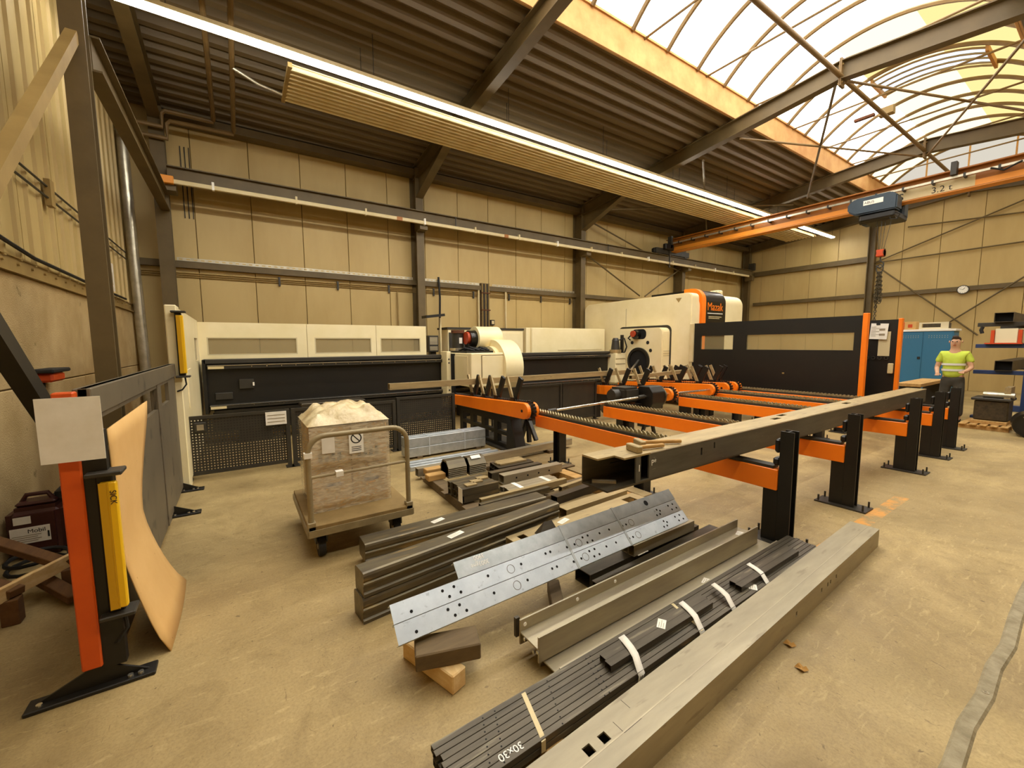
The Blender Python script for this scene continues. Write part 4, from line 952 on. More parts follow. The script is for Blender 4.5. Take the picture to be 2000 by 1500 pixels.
def hammer(p, d, lab, L=.3, hs=.045):
    p = V(p); d = V(d).normalized(); s = V((0, 0, 1)).cross(d).normalized()
    r = thing('hammer', p, lab, 'hammer', 'hammers on the box section')
    MB().bar(p-s*.07+V((0, 0, hs/2)), p+s*.06+V((0, 0, hs/2)), hs, hs).build('head', 'mill_tan', r, bevel=.006)
    MB().ext([(-.012, -.012), (.012, -.012), (.016, .0), (.012, .014), (-.012, .014), (-.016, 0)], p+d*.02+V((0, 0, .022)), p+d*L+V((0, 0, .018))).build('handle', 'wood', r, bevel=.004)
    return r
hammer((2.33, 1.94, ZT), (.96, -.2, 0), 'hammer with thick pale wooden handle on the end of the box section', .27, .05)
hammer((2.5, 2.03, ZT), (.9, -.42, 0), 'hammer lying behind the other hammer on the box section', .34, .045)
# ================================================================== STEEL ON THE FLOOR
def label_sheet(p, d, w, h, parent, up=(0, 0, 1), lines=True):
    """paper label lying on a surface: centre p, long axis d, normal up"""
    p, d, n = V(p), V(d).normalized(), V(up).normalized(); s = n.cross(d)
    o = MB().plate(p-d*w/2-s*h/2+n*.0004, d, s, w, h, .0008).build('label', 'paper', parent)
    if lines:
        m = MB()
        for i in range(3): m.plate(p-d*w*.42+s*(h*(.22-.25*i))+n*.0013, d, s, w*(.8 if i % 2 else .55), h*.07, .0002)
        m.build('print_lines', 'mill_grey', o)
    return o
def ang(d):  return V(d).normalized()
# galvanised purlins leaning on wood blocks
D3 = V((0, .066, .068)); NRM = V((0, -.068, .066)).normalized()
GP0, GP1 = V((.58, 1.90, .222)), V((3.05, 1.95, .232))
gal = thing('purlin_bundle', (1.8, 2.0, .2), 'bright galvanised punched purlins strapped together on wood blocks', 'purlins')
ax = (GP1-GP0).normalized()
def purlin(i, x0, x1, material):
    a = GP0+ax*x0+D3*i*1.04; b = GP0+ax*x1+D3*i*1.04; d = D3.normalized(); w = D3.length
    m = MB(); t = .003; k = .045
    pts = [(0, 0), (w, 0), (w, -k), (w-t, -k), (w-t, -t), (t, -t), (t, -k), (0, -k)]
    n = len(pts); m.add([p+d*u+NRM*v for p in (a, b) for u, v in pts], [tuple(range(n)), tuple(range(2*n-1, n-1, -1))]+[(j, (j+1) % n, n+(j+1) % n, n+j) for j in range(n)])
    return m.build('purlin', material, gal), a
HO = [(.1, .3), (.29, .72), (.32, .3), (.36, .72), (.39, .3), (.58, .6), (.82, .55), (1.02, .62), (1.06, .62), (1.2, .5), (1.27, .5), (1.36, .75), (1.38, .3), (1.41, .75), (1.43, .3), (1.52, .6), (1.62, .6), (1.76, .5), (1.8, .5), (2.16, .3), (2.19, .72), (2.2, .3), (2.22, .55), (2.34, .7), (2.36, .3), (2.4, .7), (2.42, .3)]
for i, (x0, x1, mt) in enumerate(((0, 2.47, 'galv'), (0, 2.46, 'galv'), (.4, 2.47, 'galv_grey'))):
    p, a = purlin(i, x0, x1, mt)
    if i < 2:
        for hx, hv in HO: MB().disc(GP0+ax*hx+D3*(i*1.04+hv)+NRM*.001, NRM, .0085, 10).build('bolt_hole', 'hollow', p)
        for hx in (.74, 1.31, 1.86): MB().ring(GP0+ax*hx+D3*(i*1.04+.5)+NRM*.0005, NRM, .024, .0265, .0008, 24).build('laser_mark', 'mill_dark', p)
    else:
        MB().disc(GP0+ax*2.12+D3*(i*1.04+.5)+NRM*.001, NRM, .022, 16).build('round_hole', 'hollow', p)
        for k, tx in enumerate(('3900', '3003gne')):
            text(tx, .036, GP0+ax*(.6+.02*k)+D3*(i*1.04+.95-.42*k)+NRM*.0015, -ax-D3*.25, -D3, 'chalk', p)
for hx in (1.22, 1.75):
    a = GP0+ax*hx-D3*.03+NRM*.002; b = GP0+ax*hx+D3*3.12+NRM*.002
    MB().bar(a, b, .018, .002, NRM).build('strap', 'galv_grey', gal); MB().bar(b, b-NRM*.05, .018, .002, D3).build('strap', 'galv_grey', gal)
def block(name, p0, p1, w, h, mt, lab, z=0):
    p0, p1 = V(p0+(z+h/2,)), V(p1+(z+h/2,))
    return one(MB().bar(p0, p1, w, h), name, mt, (p0+p1)/2-V((0, 0, h/2)), lab, 'wood block', 'wood blocks', bevel=.006)
block('wood_block', (.7, 2.1), (.82, 1.72), .09, .1, 'wood_orange', 'pale orange squared timber end under the galvanised purlins')
block('wood_block', (.66, 1.9), (.97, 1.8), .15, .086, 'wood_dark', 'short dark weathered board on top of the pale timber', .1)
for k in range(2):
    st = thing('small_tube', (2.9, 2.0+.06*k, .1), 'small rectangular tube, %s one of the pair sticking out under the purlin ends' % ('front', 'back')[k], 'steel tube', 'tubes under the purlins')
    MB().hollow((2.4, 2.0+.062*k, .1425), (3.18, 2.01+.062*k, .1425), .055, .085, .004).build('tube_wall', 'mill_grey', st)
# two dark flat tubes (E)
def rect_tube(name, p0, p1, w, h, t, mt, lab, grp=None, cat='steel tube', bev=0):
    p0, p1 = V(p0), V(p1); r = thing(name, (p0+p1)/2-V((0, 0, h/2)), lab, cat, grp)
    MB().hollow(p0, p1, w, h, t).build('tube_wall', mt, r, bevel=bev); return r
rect_tube('flat_tube', (1.95, 2.05, .05), (3.3, 2.09, .05), .15, .1, .006, 'mill_dark', 'dark flat tube with round hole lying behind its twin', 'dark flat tubes')
e2 = rect_tube('flat_tube', (1.92, 1.85, .05), (3.4, 1.9, .05), .15, .1, .006, 'mill_dark', 'dark flat tube in front, beside the wide flange beams', 'dark flat tubes')
label_sheet((2.5, 1.95+.04, .1005), (1, .04, 0), .12, .05, bpy.data.objects['flat_tube'])
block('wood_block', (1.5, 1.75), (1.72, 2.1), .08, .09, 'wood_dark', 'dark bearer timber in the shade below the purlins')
one(MB().bar((1.62, 1.9, .006), (1.95, 1.8, .02), .12, .008), 'scrap_plate', 'mill_grey', (1.8, 1.85, 0), 'bright scrap of bent sheet lying by the dark tubes', 'scrap', bevel=.002)
# wide flange beams (B)
def hlying(name, p0, p1, w, h, lab, mt):
    p0, p1 = V(p0), V(p1); r = thing(name, (p0+p1)/2-V((0, 0, h/2)), lab, 'steel beam', 'wide flange beams')
    MB().hbeam(p0, p1, h, w, .01, .008, V((0, 1, 0))).build('section', mt, r); return r
b1 = hlying('flange_beam', (1.2, 1.665, .132), (3.47, 1.69, .132), .175, .14, 'upper wide flange beam lying flat with bolt holes in its back flange', 'mill_grey')
for x in (1.23, 1.62, 1.95): MB().cyl((x, 1.738+.011*(x-1.2), .17), (x, 1.743+.011*(x-1.2), .17), .011, 8).build('bolt_hole', 'white', b1)
bx(1.19, 1.77, .09, 1.215, 1.79, .2).build('end_plate', 'mill_dark', b1)
for y, z in ((1.62, .1), (1.585, .12), (1.7, .12)): MB().cyl((1.195, y, z), (1.2, y, z), .01, 8).build('end_bolt', 'chrome', b1)
label_sheet((3.36, 1.69, .1375), (.3, -1, 0), .05, .08, b1)
b2 = hlying('flange_beam', (1.24, 1.54, .05), (3.56, 1.575, .05), .17, .1, 'lower wide flange beam lying flat beside the tube bundle', 'mill_grey')
label_sheet((2.62, 1.53, .0545), (.9, .3, 0), .08, .045, b2)
# strapped bundle of small square tubes (C)
cb = thing('tube_bundle', (2.1, 1.33, .05), 'long strapped bundle of thin dark square tubes with paper tags', 'tube bundle')
Yc0, Yc1 = 1.2, 1.245
for j in range(2):
    for i in range(8):
        dx = random.uniform(-.012, .012)
        MB().hollow((.56+dx, Yc0+.015+.03*i, .065+.031*j), (3.7+dx+.01*i*.3, Yc1+.015+.03*i, .065+.031*j), .0275, .0275, .002).build('tube', 'tube_black', cb, bevel=.002)
m = MB()
for i in range(8):
    for x in (.7, .76, 1.05, 1.3, 1.33): m.cyl((x+.012*i, Yc0+.015+.03*i, .1095), (x+.012*i, Yc0+.015+.03*i, .1102), .004, 6)
m.build('pin_hole', 'hollow', cb)
def strap(x, mt, w, h=.0, name='strap', over=.0):
    y0 = Yc0+(x-.6)*.0145-.003; y1 = y0+.246; zt = .1115+over
    m = MB(); pts = [V((x-.03, y0, .055)), V((x-.03, y0, .105)), V((x-.025, y0+.02, zt)), V((x+.03, y1-.02, zt)), V((x+.035, y1, .105)), V((x+.035, y1, .06))]
    for a, b in zip(pts, pts[1:]):
        d = (b-a).normalized(); nx = V((1, .0, 0)); m.add([a-nx*w/2, a+nx*w/2, b+nx*w/2, b-nx*w/2], [(0, 1, 2, 3)])
    o = m.build(name, mt, cb); mod = o.modifiers.new('thick', 'SOLIDIFY'); mod.thickness = .0016; return o
strap(.97, 'rail_cream', .022); strap(2.1, 'rail_cream', .02)
text('30x30', .045, (.86, Yc0+.05, .1103), (-1, .02, 0), (0, -1, 0), 'chalk', cb)
def mini(lab, x0, x1, y, n, w=.042, h=.034, z=.1112):
    r = thing('short_tube_pack', ((x0+x1)/2, y, z), lab, 'tube bundle', 'short tubes on the bundle')
    for i in range(n): MB().hollow((x0+.01*i, y+(w+.001)*i, z+h/2), (x1+.01*i, y+(w+.001)*i+.005, z+h/2), w, h, .0025).build('tube', 'tube_black', r)
    return r
k1 = mini('pair of short dark tubes tied on the near part of the bundle', 1.42, 2.3, 1.31, 2); k2 = mini('pair of short dark tubes tied on the far part of the bundle', 2.6, 3.42, 1.3, 2)
label_sheet((1.88, 1.345, .146), (1, .6, 0), .08, .045, k1); label_sheet((2.72, 1.27, .1103), (1, .6, 0), .07, .05, cb)
def papertag(x, parent, lab_y0, lab_y1, sk=.05):
    """loose paper band laid across the pack, hanging down the front edge"""
    pts = [V((x-.02, lab_y0-.006, .06)), V((x-.015, lab_y0-.008, .1)), V((x-.01, lab_y0+.008, .114)), V((x+.0, lab_y0+.03, .13)), V((x+.012, lab_y0+.055, .148)), V((x+.03, lab_y0+.1, .152)), V((x+.045, lab_y0+.15, .153)), V((x+.055, lab_y1, .151))]
    m = MB(); w = .045
    for i, p in enumerate(pts): m.v += [tuple(p-V((w/2, 0, 0))), tuple(p+V((w/2, 0, 0)))]
    m.f = [(2*i, 2*i+1, 2*i+3, 2*i+2) for i in range(len(pts)-1)]
    o = m.build('paper_tag', 'paper', parent, smooth=True); mod = o.modifiers.new('thick', 'SOLIDIFY'); mod.thickness = .001
    t = MB()
    for i in range(3): t.plate((x-.025+i*.013, lab_y0-.0085, .065), (1, 0, 0), (0, 0, 1), .006, .03, .0006)
    t.build('tag_print', 'ink', o); return o
for x in (1.56, 2.08, 2.42, 2.86): papertag(x, cb, Yc0+(x-.6)*.0145, Yc0+.2)
block('wood_block', (1.98, 1.12), (1.98, 1.5), .1, .05, 'wood', 'small pale wood block propping the tube bundle'); block('wood_block', (1.0, 1.14), (1.0, 1.5), .1, .05, 'wood', 'wood bearer below the near end of the tube bundle'); block('wood_block', (3.3, 1.16), (3.3, 1.5), .1, .05, 'wood', 'wood bearer below the far end of the tube bundle')
# big foreground box section (D)
dA, dB = V((.25, 1.005, 0)), V((4.36, 1.165, 0)); dd = (dB-dA).normalized(); ds_ = V((-dd.y, dd.x, 0)); wD, hD = .195, .15; L = (dB-dA).length
db = thing('box_beam', (dA+dB)/2, 'long pale steel box beam with punched squares lying in the foreground', 'steel beam')
o0 = dA-ds_*wD/2
def rel(x): return (x-.25)/dd.x
MB().plate(o0+V((0, 0, hD-.008)), dd, ds_, L, wD, .008, [(rel(1.015), .085, rel(1.055), .125), (rel(1.10), .085, rel(1.14), .125)]).build('top_wall', 'mill_pale', db)
MB().plate(o0, dd, ds_, L, wD, .008).build('bottom_wall', 'mill_pale', db)
MB().plate(o0+ds_*.008+V((0, 0, .008)), dd, (0, 0, 1), L, hD-.016, .008, [(rel(x), .062, rel(x)+.022, .092) for x in (2.68, 3.08, 3.19, 3.24, 3.35)]).build('side_wall', 'mill_pale', db)
MB().plate(o0+ds_*wD+V((0, 0, .008)), dd, (0, 0, 1), L, hD-.016, .008).build('side_wall', 'mill_pale', db)
MB().bar(o0+ds_*.075+V((0, 0, hD)), o0+ds_*.075+dd*L+V((0, 0, hD)), .006, .0015).build('weld_line', 'mill_grey', db)
m = MB()
for a, b, c, d_ in ((1.2, .07, .11, .002), (1.2, .07, .002, .06), (1.31, .13, .002, .05)): m.plate(o0+dd*rel(a)+ds_*b+V((0, 0, hD+.0003)), dd, ds_, c, d_, .0004)
m.build('scribe_mark', 'mill_dark', db)
# cold formed channels, left stack (F)
def cform(name, p0, p1, w, h, mt, lab, grp, ribs=True):
    p0, p1 = V(p0), V(p1); r = thing(name, (p0+p1)/2-V((0, 0, h/2)), lab, 'steel profile', grp); a, b = w/2, h/2; c = .02
    pr = [(-a, -b), (a, -b), (a, -b+.02), (a-.012, -b+.028), (a-.012, -.012), (a, -.004), (a, .006), (a-.01, .014), (a, .03), (a, b-c), (a-.006, b-.006), (a-c, b), (-a+c, b), (-a+.006, b-.006), (-a, b-c)]
    MB().ext(pr, p0, p1).build('section', mt, r, smooth=False); return r
f1_ = cform('channel_profile', (.72, 3.2, .125), (2.46, 3.2, .125), .19, .15, 'mill', 'rounded steel channel lying alone nearest the trolley', 'cold formed channels')
label_sheet((1.35, 3.2, .2005), (1, .3, 0), .12, .05, f1_)
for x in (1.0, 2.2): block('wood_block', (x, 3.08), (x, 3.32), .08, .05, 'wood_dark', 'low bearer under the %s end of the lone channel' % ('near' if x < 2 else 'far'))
f2_ = cform('channel_profile', (.55, 2.555, .245), (2.25, 2.745, .245), .15, .155, 'mill', 'upper channel of the stack of two, with paper label', 'cold formed channels'); label_sheet((1.25, 2.64, .3232), (1, .3, 0), .13, .05, f2_)
cform('channel_profile', (.54, 2.555, .084), (2.24, 2.745, .084), .16, .165, 'mill', 'lower channel under its labelled twin', 'cold formed channels')
# brown box tube with rectangular holes (G)
g0, g1 = V((1.65, 2.49, .04)), V((3.2, 2.58, .04)); gd_ = (g1-g0).normalized(); gs = V((-gd_.y, gd_.x, 0)); gw, gh = .185, .18; gl = (g1-g0).length; go = g0-gs*gw/2
g_ = thing('box_tube', (2.4, 2.56, .04), 'brown square tube with rectangular cut-outs at both ends', 'steel tube')
MB().plate(go+V((0, 0, gh-.008)), gd_, gs, gl, gw, .008, [(.07, .05, .14, .14), (1.32, .04, 1.45, .13)]).build('top_wall', 'mill_tan', g_)
MB().plate(go, gd_, gs, gl, gw, .008, [(1.32, .04, 1.45, .13)]).build('bottom_wall', 'mill_tan', g_); MB().plate(go+gs*.008+V((0, 0, .008)), gd_, (0, 0, 1), gl, gh-.016, .008).build('side_wall', 'mill_tan', g_); MB().plate(go+gs*gw+V((0, 0, .008)), gd_, (0, 0, 1), gl, gh-.016, .008).build('side_wall', 'mill_tan', g_)
label_sheet((2.2, 2.55, .2205), (1, .3, 0), .12, .05, g_)
for x in (1.8, 3.0): block('wood_block', (x, 2.42), (x, 2.68), .08, .04, 'wood_dark', 'thin bearer under the %s end of the brown box tube' % ('near' if x < 2 else 'far'))
one(MB().add([(1.85, 2.42, .23), (2.02, 2.4, .235), (2.0, 2.46, .31), (1.93, 2.47, .31), (1.86, 2.5, .225), (2.04, 2.48, .225)], [(0, 1, 2, 3), (3, 2, 5, 4), (0, 3, 4), (1, 5, 2), (0, 4, 5, 1)]), 'cut_piece', 'mill_dark', (1.93, 2.45, .22), 'small dark folded offcut on the brown box tube', 'offcut')
gp = thing('flat_profile', (2.8, 2.82, .1), 'pale flat steel profile behind the brown box tube', 'steel profile'); MB().hollow((2.4, 2.8, .15), (3.25, 2.84, .15), .12, .1, .006).build('tube_wall', 'mill_tan', gp)
for x in (2.5, 3.1): block('wood_block', (x, 2.74), (x, 2.9), .07, .1, 'wood_dark', 'bearer under the %s end of the pale flat profile' % ('near' if x < 2.8 else 'far'))
# skid with mixed short profiles (H)
sk_ = thing('skid', (2.6, 3.7, 0), 'low timber and steel skid carrying mixed short profiles', 'skid')
for x in (1.86, 2.75): MB().bar((x, 3.42, .05), (x+.05, 4.8, .05), .14, .1).build('bearer', 'wood_dark', sk_, bevel=.004)
MB().bar((3.55, 2.75, .05), (3.53, 4.2, .05), .14, .1).build('bearer', 'mill_tan', sk_, bevel=.004); MB().bar((3.38, 2.85, .05), (3.34, 4.15, .05), .14, .1).build('bearer', 'wood', sk_, bevel=.004)
for x, y in ((1.95, 4.78), (1.88, 4.55)): bx(x-.1, y-.09, .1, x+.12, y+.03, .17).build('corner_block', 'wood', sk_, bevel=.006)
for y in (3.5, 4.0, 4.6): bx(1.75, y-.05, .1, 3.6 if y < 4.3 else 3.0, y+.05, .118).build('cross_bar', 'wood_dark', sk_)
ZS = .118
def bars(lab, x0, x1, y0, y1, n, w, h, mt, layers=1, z=ZS, cat='tube bundle', hollow=True, skew=0, name='tube_pack'):
    r = thing(name, ((x0+x1)/2, (y0+y1)/2, z), lab, cat, 'packs on the skid')
    for j in range(layers):
        for i in range(n):
            y = y0+w/2+i*(w+.003); a = V((x0+random.uniform(-.02, .02), y, z+h/2+j*(h+.002))); b = V((x1+random.uniform(-.02, .02), y+skew, z+h/2+j*(h+.002)))
            (MB().hollow(a, b, w, h, .004) if hollow else MB().bar(a, b, w, h)).build('tube' if hollow else 'bar', mt, r)
    return r
bars('square tube pack with white band at the near corner of the skid', 1.8, 2.2, 3.6, 3.95, 5, .065, .07, 'mill', 2)
tp = bpy.data.objects['tube_pack']; MB().plate((1.785, 3.6, .12), (0, 1, 0), (0, 0, 1), .09, .145, .002).build('paper_band', 'paper', tp)
for k in range(3): bx(1.86+.1*k, 3.64+.06*k, .262, 1.98+.1*k, 3.72+.06*k, .275).build('offcut', 'mill_tan', tp)
def angles(lab, x0, x1, y, n, z=ZS):
    r = thing('angle_stack', ((x0+x1)/2, y, z), lab, 'angle stack', 'packs on the skid')
    for i in range(n):
        q = z+i*.022; MB().ext([(-.12, 0), (.12, 0), (.12, .008), (.05, .09), (-.05, .09), (-.12, .008)], (x0, y, q), (x1, y, q)).build('folded_plate', 'mill', r)
    return r
angles('stack of folded dark plates, the left of two', 2.0, 2.24, 4.5, 6); a2 = angles('stack of folded dark plates with white label, the right of two', 2.27, 2.5, 4.48, 6); label_sheet((2.38, 4.42, ZS+.2), (1, 0, 0), .13, .05, a2, (0, -.6, .8), False)
bars('flat pale bars on dark tubes at the back of the skid', 2.55, 3.05, 4.12, 4.4, 4, .065, .05, 'mill_dark', 2)
bars('thin pale bars lying on the back tubes', 2.6, 2.98, 4.18, 4.4, 4, .04, .02, 'mill_tan', 1, ZS+.104, 'bar pack', False)
bars('dark square tube with bright upper edge in the middle of the skid', 2.35, 3.1, 4.0, 4.1, 1, .09, .1, 'mill', 1)
h3 = bars('bright steel channel with four round holes across the skid', 2.42, 3.28, 3.84, 3.96, 1, .11, .1, 'mill_grey', 1)
for k in range(4): MB().cyl((2.6+.16*k, 3.838, .168), (2.6+.16*k, 3.8405, .168), .011, 10).build('round_hole', 'hollow', h3)
h4 = bars('two bright tubes held by white paper bands on the skid', 2.28, 2.95, 3.5, 3.72, 3, .06, .06, 'mill_grey', 1)
for x in (2.42, 2.8): MB().plate((x, 3.49, ZS+.0615), (1, 0, 0), (0, 1, 0), .05, .2, .001).build('paper_band', 'paper', h4); MB
rect_tube('long_angle', (1.9, 3.44, .16), (3.0, 3.45, .16), .05, .07, .004, 'mill_tan', 'long pale bar slanting across the front of the skid', 'loose bars on the skid', 'steel bar')
rect_tube('long_angle', (1.85, 3.36, .15), (2.7, 3.375, .15), .05, .06, .004, 'mill', 'dark bar with bright top at the front edge of the skid', 'loose bars on the skid', 'steel bar')
rect_tube('long_angle', (2.8, 3.3, .15), (3.5, 3.39, .15), .05, .06, .004, 'mill_tan', 'pale bar reaching the right bearer of the skid', 'loose bars on the skid', 'steel bar')
rect_tube('long_angle', (2.55, 3.1, .15), (3.45, 3.2, .15), .09, .08, .004, 'mill_dark', 'dark channel at the front right of the skid', 'loose bars on the skid', 'steel bar')
for y in (3.0, 3.4): block('wood_block', (2.5, y), (3.28, y-.05), .09, .09, 'wood_dark', 'bearer below the front bars of the skid, %s one' % ('front' if y < 3.2 else 'back'))
# profiles in front of the fence (I)
ib = thing('profile_pack', (2.7, 6.0, 0), 'silver strapped pack of long profiles before the dark fence', 'profile pack')
for j in range(2):
    for i in range(2): bx(2.0, 5.84+.12*i, .03+.145*j, 3.34, 5.955+.12*i, .17+.145*j).build('profile', 'galv_grey', ib, bevel=.004)
for x in (2.35, 2.95): MB().plate((x, 5.838, .03), (1, 0, 0), (0, 0, 1), .018, .29, .002).build('strap', 'galv', ib); bx(x, 5.838, .318, x+.018, 6.08, .32).build('strap', 'galv', ib)
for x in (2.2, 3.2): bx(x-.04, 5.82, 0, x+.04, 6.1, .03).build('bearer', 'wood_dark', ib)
for k in range(3): one(bx(1.85, 5.42-.075*k, .0, 3.2+.08*k, 5.485-.075*k, .085-.012*k), 'silver_rail', 'galv_grey', (2.6, 5.42-.075*k, 0), 'silver rail on the floor before the strapped pack, %s of three' % ('back', 'middle', 'front')[k], 'steel rail', 'silver rails on the floor', bevel=.003)
rect_tube('floor_rail', (1.8, 4.9, .1), (4.5, 5.06, .1), .09, .1, .005, 'mill_grey', 'long grey rail on blocks running towards the conveyor post', None, 'steel rail')
for x, y in ((1.98, 4.93), (3.1, 5.0), (4.0, 5.05)): block('wood_block', (x, y-.12), (x, y+.12), .09, .05, 'wood_dark', 'dark block under the long grey rail, '+('left' if x < 2 else 'middle' if x < 3.5 else 'right')+' one')
# flat hose with a screw on the floor and two dry leaves
hs = thing('floor_hose', (3.2, .28, 0), 'flat dusty hose lying along the floor at the lower corner', 'hose')
pts = [(1.6, .285), (2.0, .285), (2.3, .28), (2.6, .29), (2.9, .275), (3.2, .285), (3.5, .27), (3.9, .285), (4.3, .29), (4.8, .285), (5.6, .26), (6.4, .25)]
m = MB(); w2 = .032
for x, y in pts: m.v += [(x, y-w2, 0), (x, y-w2*.7, .009), (x, y+w2*.7, .009), (x, y+w2, 0)]
for i in range(len(pts)-1):
    for k in range(3): m.f.append((4*i+k, 4*i+k+1, 4*i+5+k, 4*i+4+k))
m.build('hose_band', 'hose', hs, smooth=True); MB().ring((2.92, .277, .009), (0, 0, 1), .004, .013, .003, 14).build('screw', 'chrome', hs)
for k, (x, y) in enumerate(((2.5, .955), (2.36, .84))):
    m = MB(); n = 9; m.v = [(x, y, .008)]+[(x+(.022+.012*(i % 2))*math.cos(6.283*i/n), y+(.02+.012*(i % 2))*math.sin(6.283*i/n), .004+.016*((i*7) % 3)/2) for i in range(n)]; m.f = [(0, i+1, (i+1) % n+1) for i in range(n)]
    o = one(m, 'dry_leaf', 'leaf', (x, y, 0), ('small dry leaf close to the box beam' if k == 0 else 'small dry leaf farther out on the open floor'), 'leaf', 'dry leaves'); md = o.modifiers.new('thick', 'SOLIDIFY'); md.thickness = .001
# ================================================================== LEFT: GREY BARRIER, LIGHT CURTAIN, SIGN
ba = thing('safety_barrier', (-.66, 4.5, 0), 'grey steel barrier with orange end post and window openings', 'barrier')
MB().plate((-.645, 2.78, .06), (0, 1, 0), (0, 0, 1), 3.3, 1.44, .03, [(.1, 1.08, 2.0, 1.27), (2.2, 1.08, 2.75, 1.27)]).build('panel_sheet', 'plate_grey', ba)
bx(-.665, 2.78, 1.36, -.6, 6.08, 1.5).build('top_rail', 'plate_grey', ba, bevel=.004)
bx(-.66, 4.78, .06, -.605, 4.96, 1.4).build('stile', 'plate_grey', ba, bevel=.004)
bx(-.72, 2.715, .12, -.645, 2.775, 1.49).build('end_post', 'orange_post', ba, bevel=.006)
bx(-.645, 2.73, .1, -.56, 2.78, 1.3).build('post_channel', 'black', ba)
def foot(y, x0, x1):
    f = MB().add([(x0, y-.05, 0), (x1, y-.05, 0), (x1, y+.05, 0), (x0, y+.05, 0), (x0, y-.05, .02), (x1, y-.05, .02), (x1, y+.05, .02), (x0, y+.05, .02)], [(0, 3, 2, 1), (4, 5, 6, 7), (0, 1, 5, 4), (1, 2, 6, 5), (2, 3, 7, 6), (3, 0, 4, 7)]).build('foot', 'black', ba, bevel=.004)
    MB().add([(x0+.03, y-.006, .02), (x1-.03, y-.006, .02), (-.66, y-.006, .13), (x0+.03, y+.006, .02), (x1-.03, y+.006, .02), (-.66, y+.006, .13)], [(0, 1, 2), (3, 5, 4), (0, 3, 4, 1), (1, 4, 5, 2), (2, 5, 3, 0)]).build('gusset', 'black', f)
    for x in (x0+.05, x1-.06, x1-.1): MB().cyl((x, y-.025, .02), (x, y-.025, .032), .012, 8).build('bolt', 'chrome', f)
foot(2.745, -.92, -.45); foot(5.2, -.66, -.4); foot(6.05, -.66, -.42)
curtain((-.555, 2.73), 'yellow light curtain bar mounted beside the orange barrier post', 1.08, .38, 'light curtains', True)
sg = thing('paper_sign', (-.65, 2.68, 1.16), 'blank white paper sign taped on top of the orange barrier post', 'sign')
MB().plate((-.765, 2.69, 1.17), (1, -.02, .0), (0, -.01, 1), .215, .3, .003).build('sheet', 'paper', sg)
for z in (1.2, 1.43): MB().cyl((-.68, 2.69, z), (-.68, 2.715, z), .008, 8).build('screw', 'charcoal', sg)
# cardboard sheet leaning on the barrier
cb_ = MB(); ny, nz = 8, 14; HT = 1.28
for j in range(nz+1):
    t = j/nz; z = .004+HT*t; x = -.40-.172*min(1, z/.62)**.7
    ya = 2.86+.02*math.sin(3*t); yb = 3.7-.2*math.sin(math.pi*min(1, t*1.08))+.28*max(0, t-.6)/.4
    for i in range(ny+1):
        s = i/ny; cb_.v.append((x+.012*(1-t)*math.sin(math.pi*s)-(.05*(1-t)**3)*s*0, ya+(yb-ya)*s, z*(1 if i else 1)+(.02*s if j == nz else 0)))
for j in range(nz):
    for i in range(ny): a = j*(ny+1)+i; cb_.f.append((a, a+1, a+ny+2, a+ny+1))
cbo = one(cb_, 'cardboard_sheet', 'card', (-.5, 3.2, 0), 'big bent sheet of tan cardboard leaning on the grey barrier', 'cardboard', smooth=True); md = cbo.modifiers.new('thick', 'SOLIDIFY'); md.thickness = .006; md.offset = 0
# jerrycan, planks, bag and hose behind the barrier
jc = thing('oil_can', (-1.43, 4.9, 0), 'dark red oil canister with white labels on the floor by the concrete wall', 'canister')
bx(-1.6, 4.78, 0, -1.27, 5.06, .42).build('can_body', 'wine', jc, bevel=.05, seg=3)
bx(-1.55, 4.84, .42, -1.32, 5.0, .455).build('can_shoulder', 'wine', jc, bevel=.015); MB().tube([(-1.53, 4.92, .44), (-1.5, 4.92, .5), (-1.38, 4.92, .5), (-1.35, 4.92, .44)], .018, 8).build('handle', 'wine', jc, smooth=True); MB().cyl((-1.32, 4.95, .44), (-1.32, 4.95, .49), .03, 12).build('cap', 'ink', jc)
lb = bx(-1.57, 4.776, .14, -1.35, 4.781, .27).build('label', 'paper', jc); text('Mobil', .045, (-1.475, 4.7755, .222), (1, 0, 0), (0, 0, 1), 'ink', lb)
for i in range(4): bx(-1.56, 4.7745, .155+.016*i, -1.42+.02*(i % 2), 4.776, .16+.016*i).build('print_line', 'mill_grey', lb)
bx(-1.365, 4.7745, .17, -1.355, 4.776, .22).build('print_block', 'ink', lb); bx(-1.545, 4.776, .3, -1.45, 4.781, .36).build('label', 'paper', jc)
pl = thing('timber_trestle', (-1.3, 3.8, 0), 'broken wooden pallet piece of rough planks by the left wall', 'pallet piece')
MB().bar((-1.58, 3.17, .2), (-1.02, 4.15, .2), .03, .09).build('plank', 'wood_orange', pl, bevel=.003)
MB().bar((-1.58, 3.42, .17), (-1.12, 4.22, .17), .07, .02).build('plank', 'wood', pl, bevel=.003)
for (a, b) in (((-1.57, 4.5, .3), (-1.08, 4.02, .19)), ((-1.57, 4.01, .28), (-1.22, 3.72, .19)), ((-1.25, 4.1, .12), (-.98, 3.75, .05))): MB().bar(a, b, .08, .05).build('cross_plank', 'wood_brown', pl, bevel=.004)
for x, y in ((-1.25, 3.72), (-1.06, 4.02), (-1.5, 3.3)): bx(x-.04, y-.04, 0, x+.04, y+.04, .16).build('foot_block', 'wood_brown', pl, bevel=.004)
bg = thing('work_bag', (-1.25, 5.3, 0), 'dark crumpled bag behind the canister', 'bag')
m = MB(); n, k = 14, 8
for j in range(k+1):
    for i in range(n):
        a = 2*math.pi*i/n; t = j/k; r = (.2+.03*math.sin(3*a+j))*math.sin(math.pi*min(.98, t*.8+.22))**.6
        m.v.append((-1.34+r*.85*math.cos(a), 5.42+r*1.3*math.sin(a), .005+.5*t+.02*math.sin(2*a+t*3)*t))
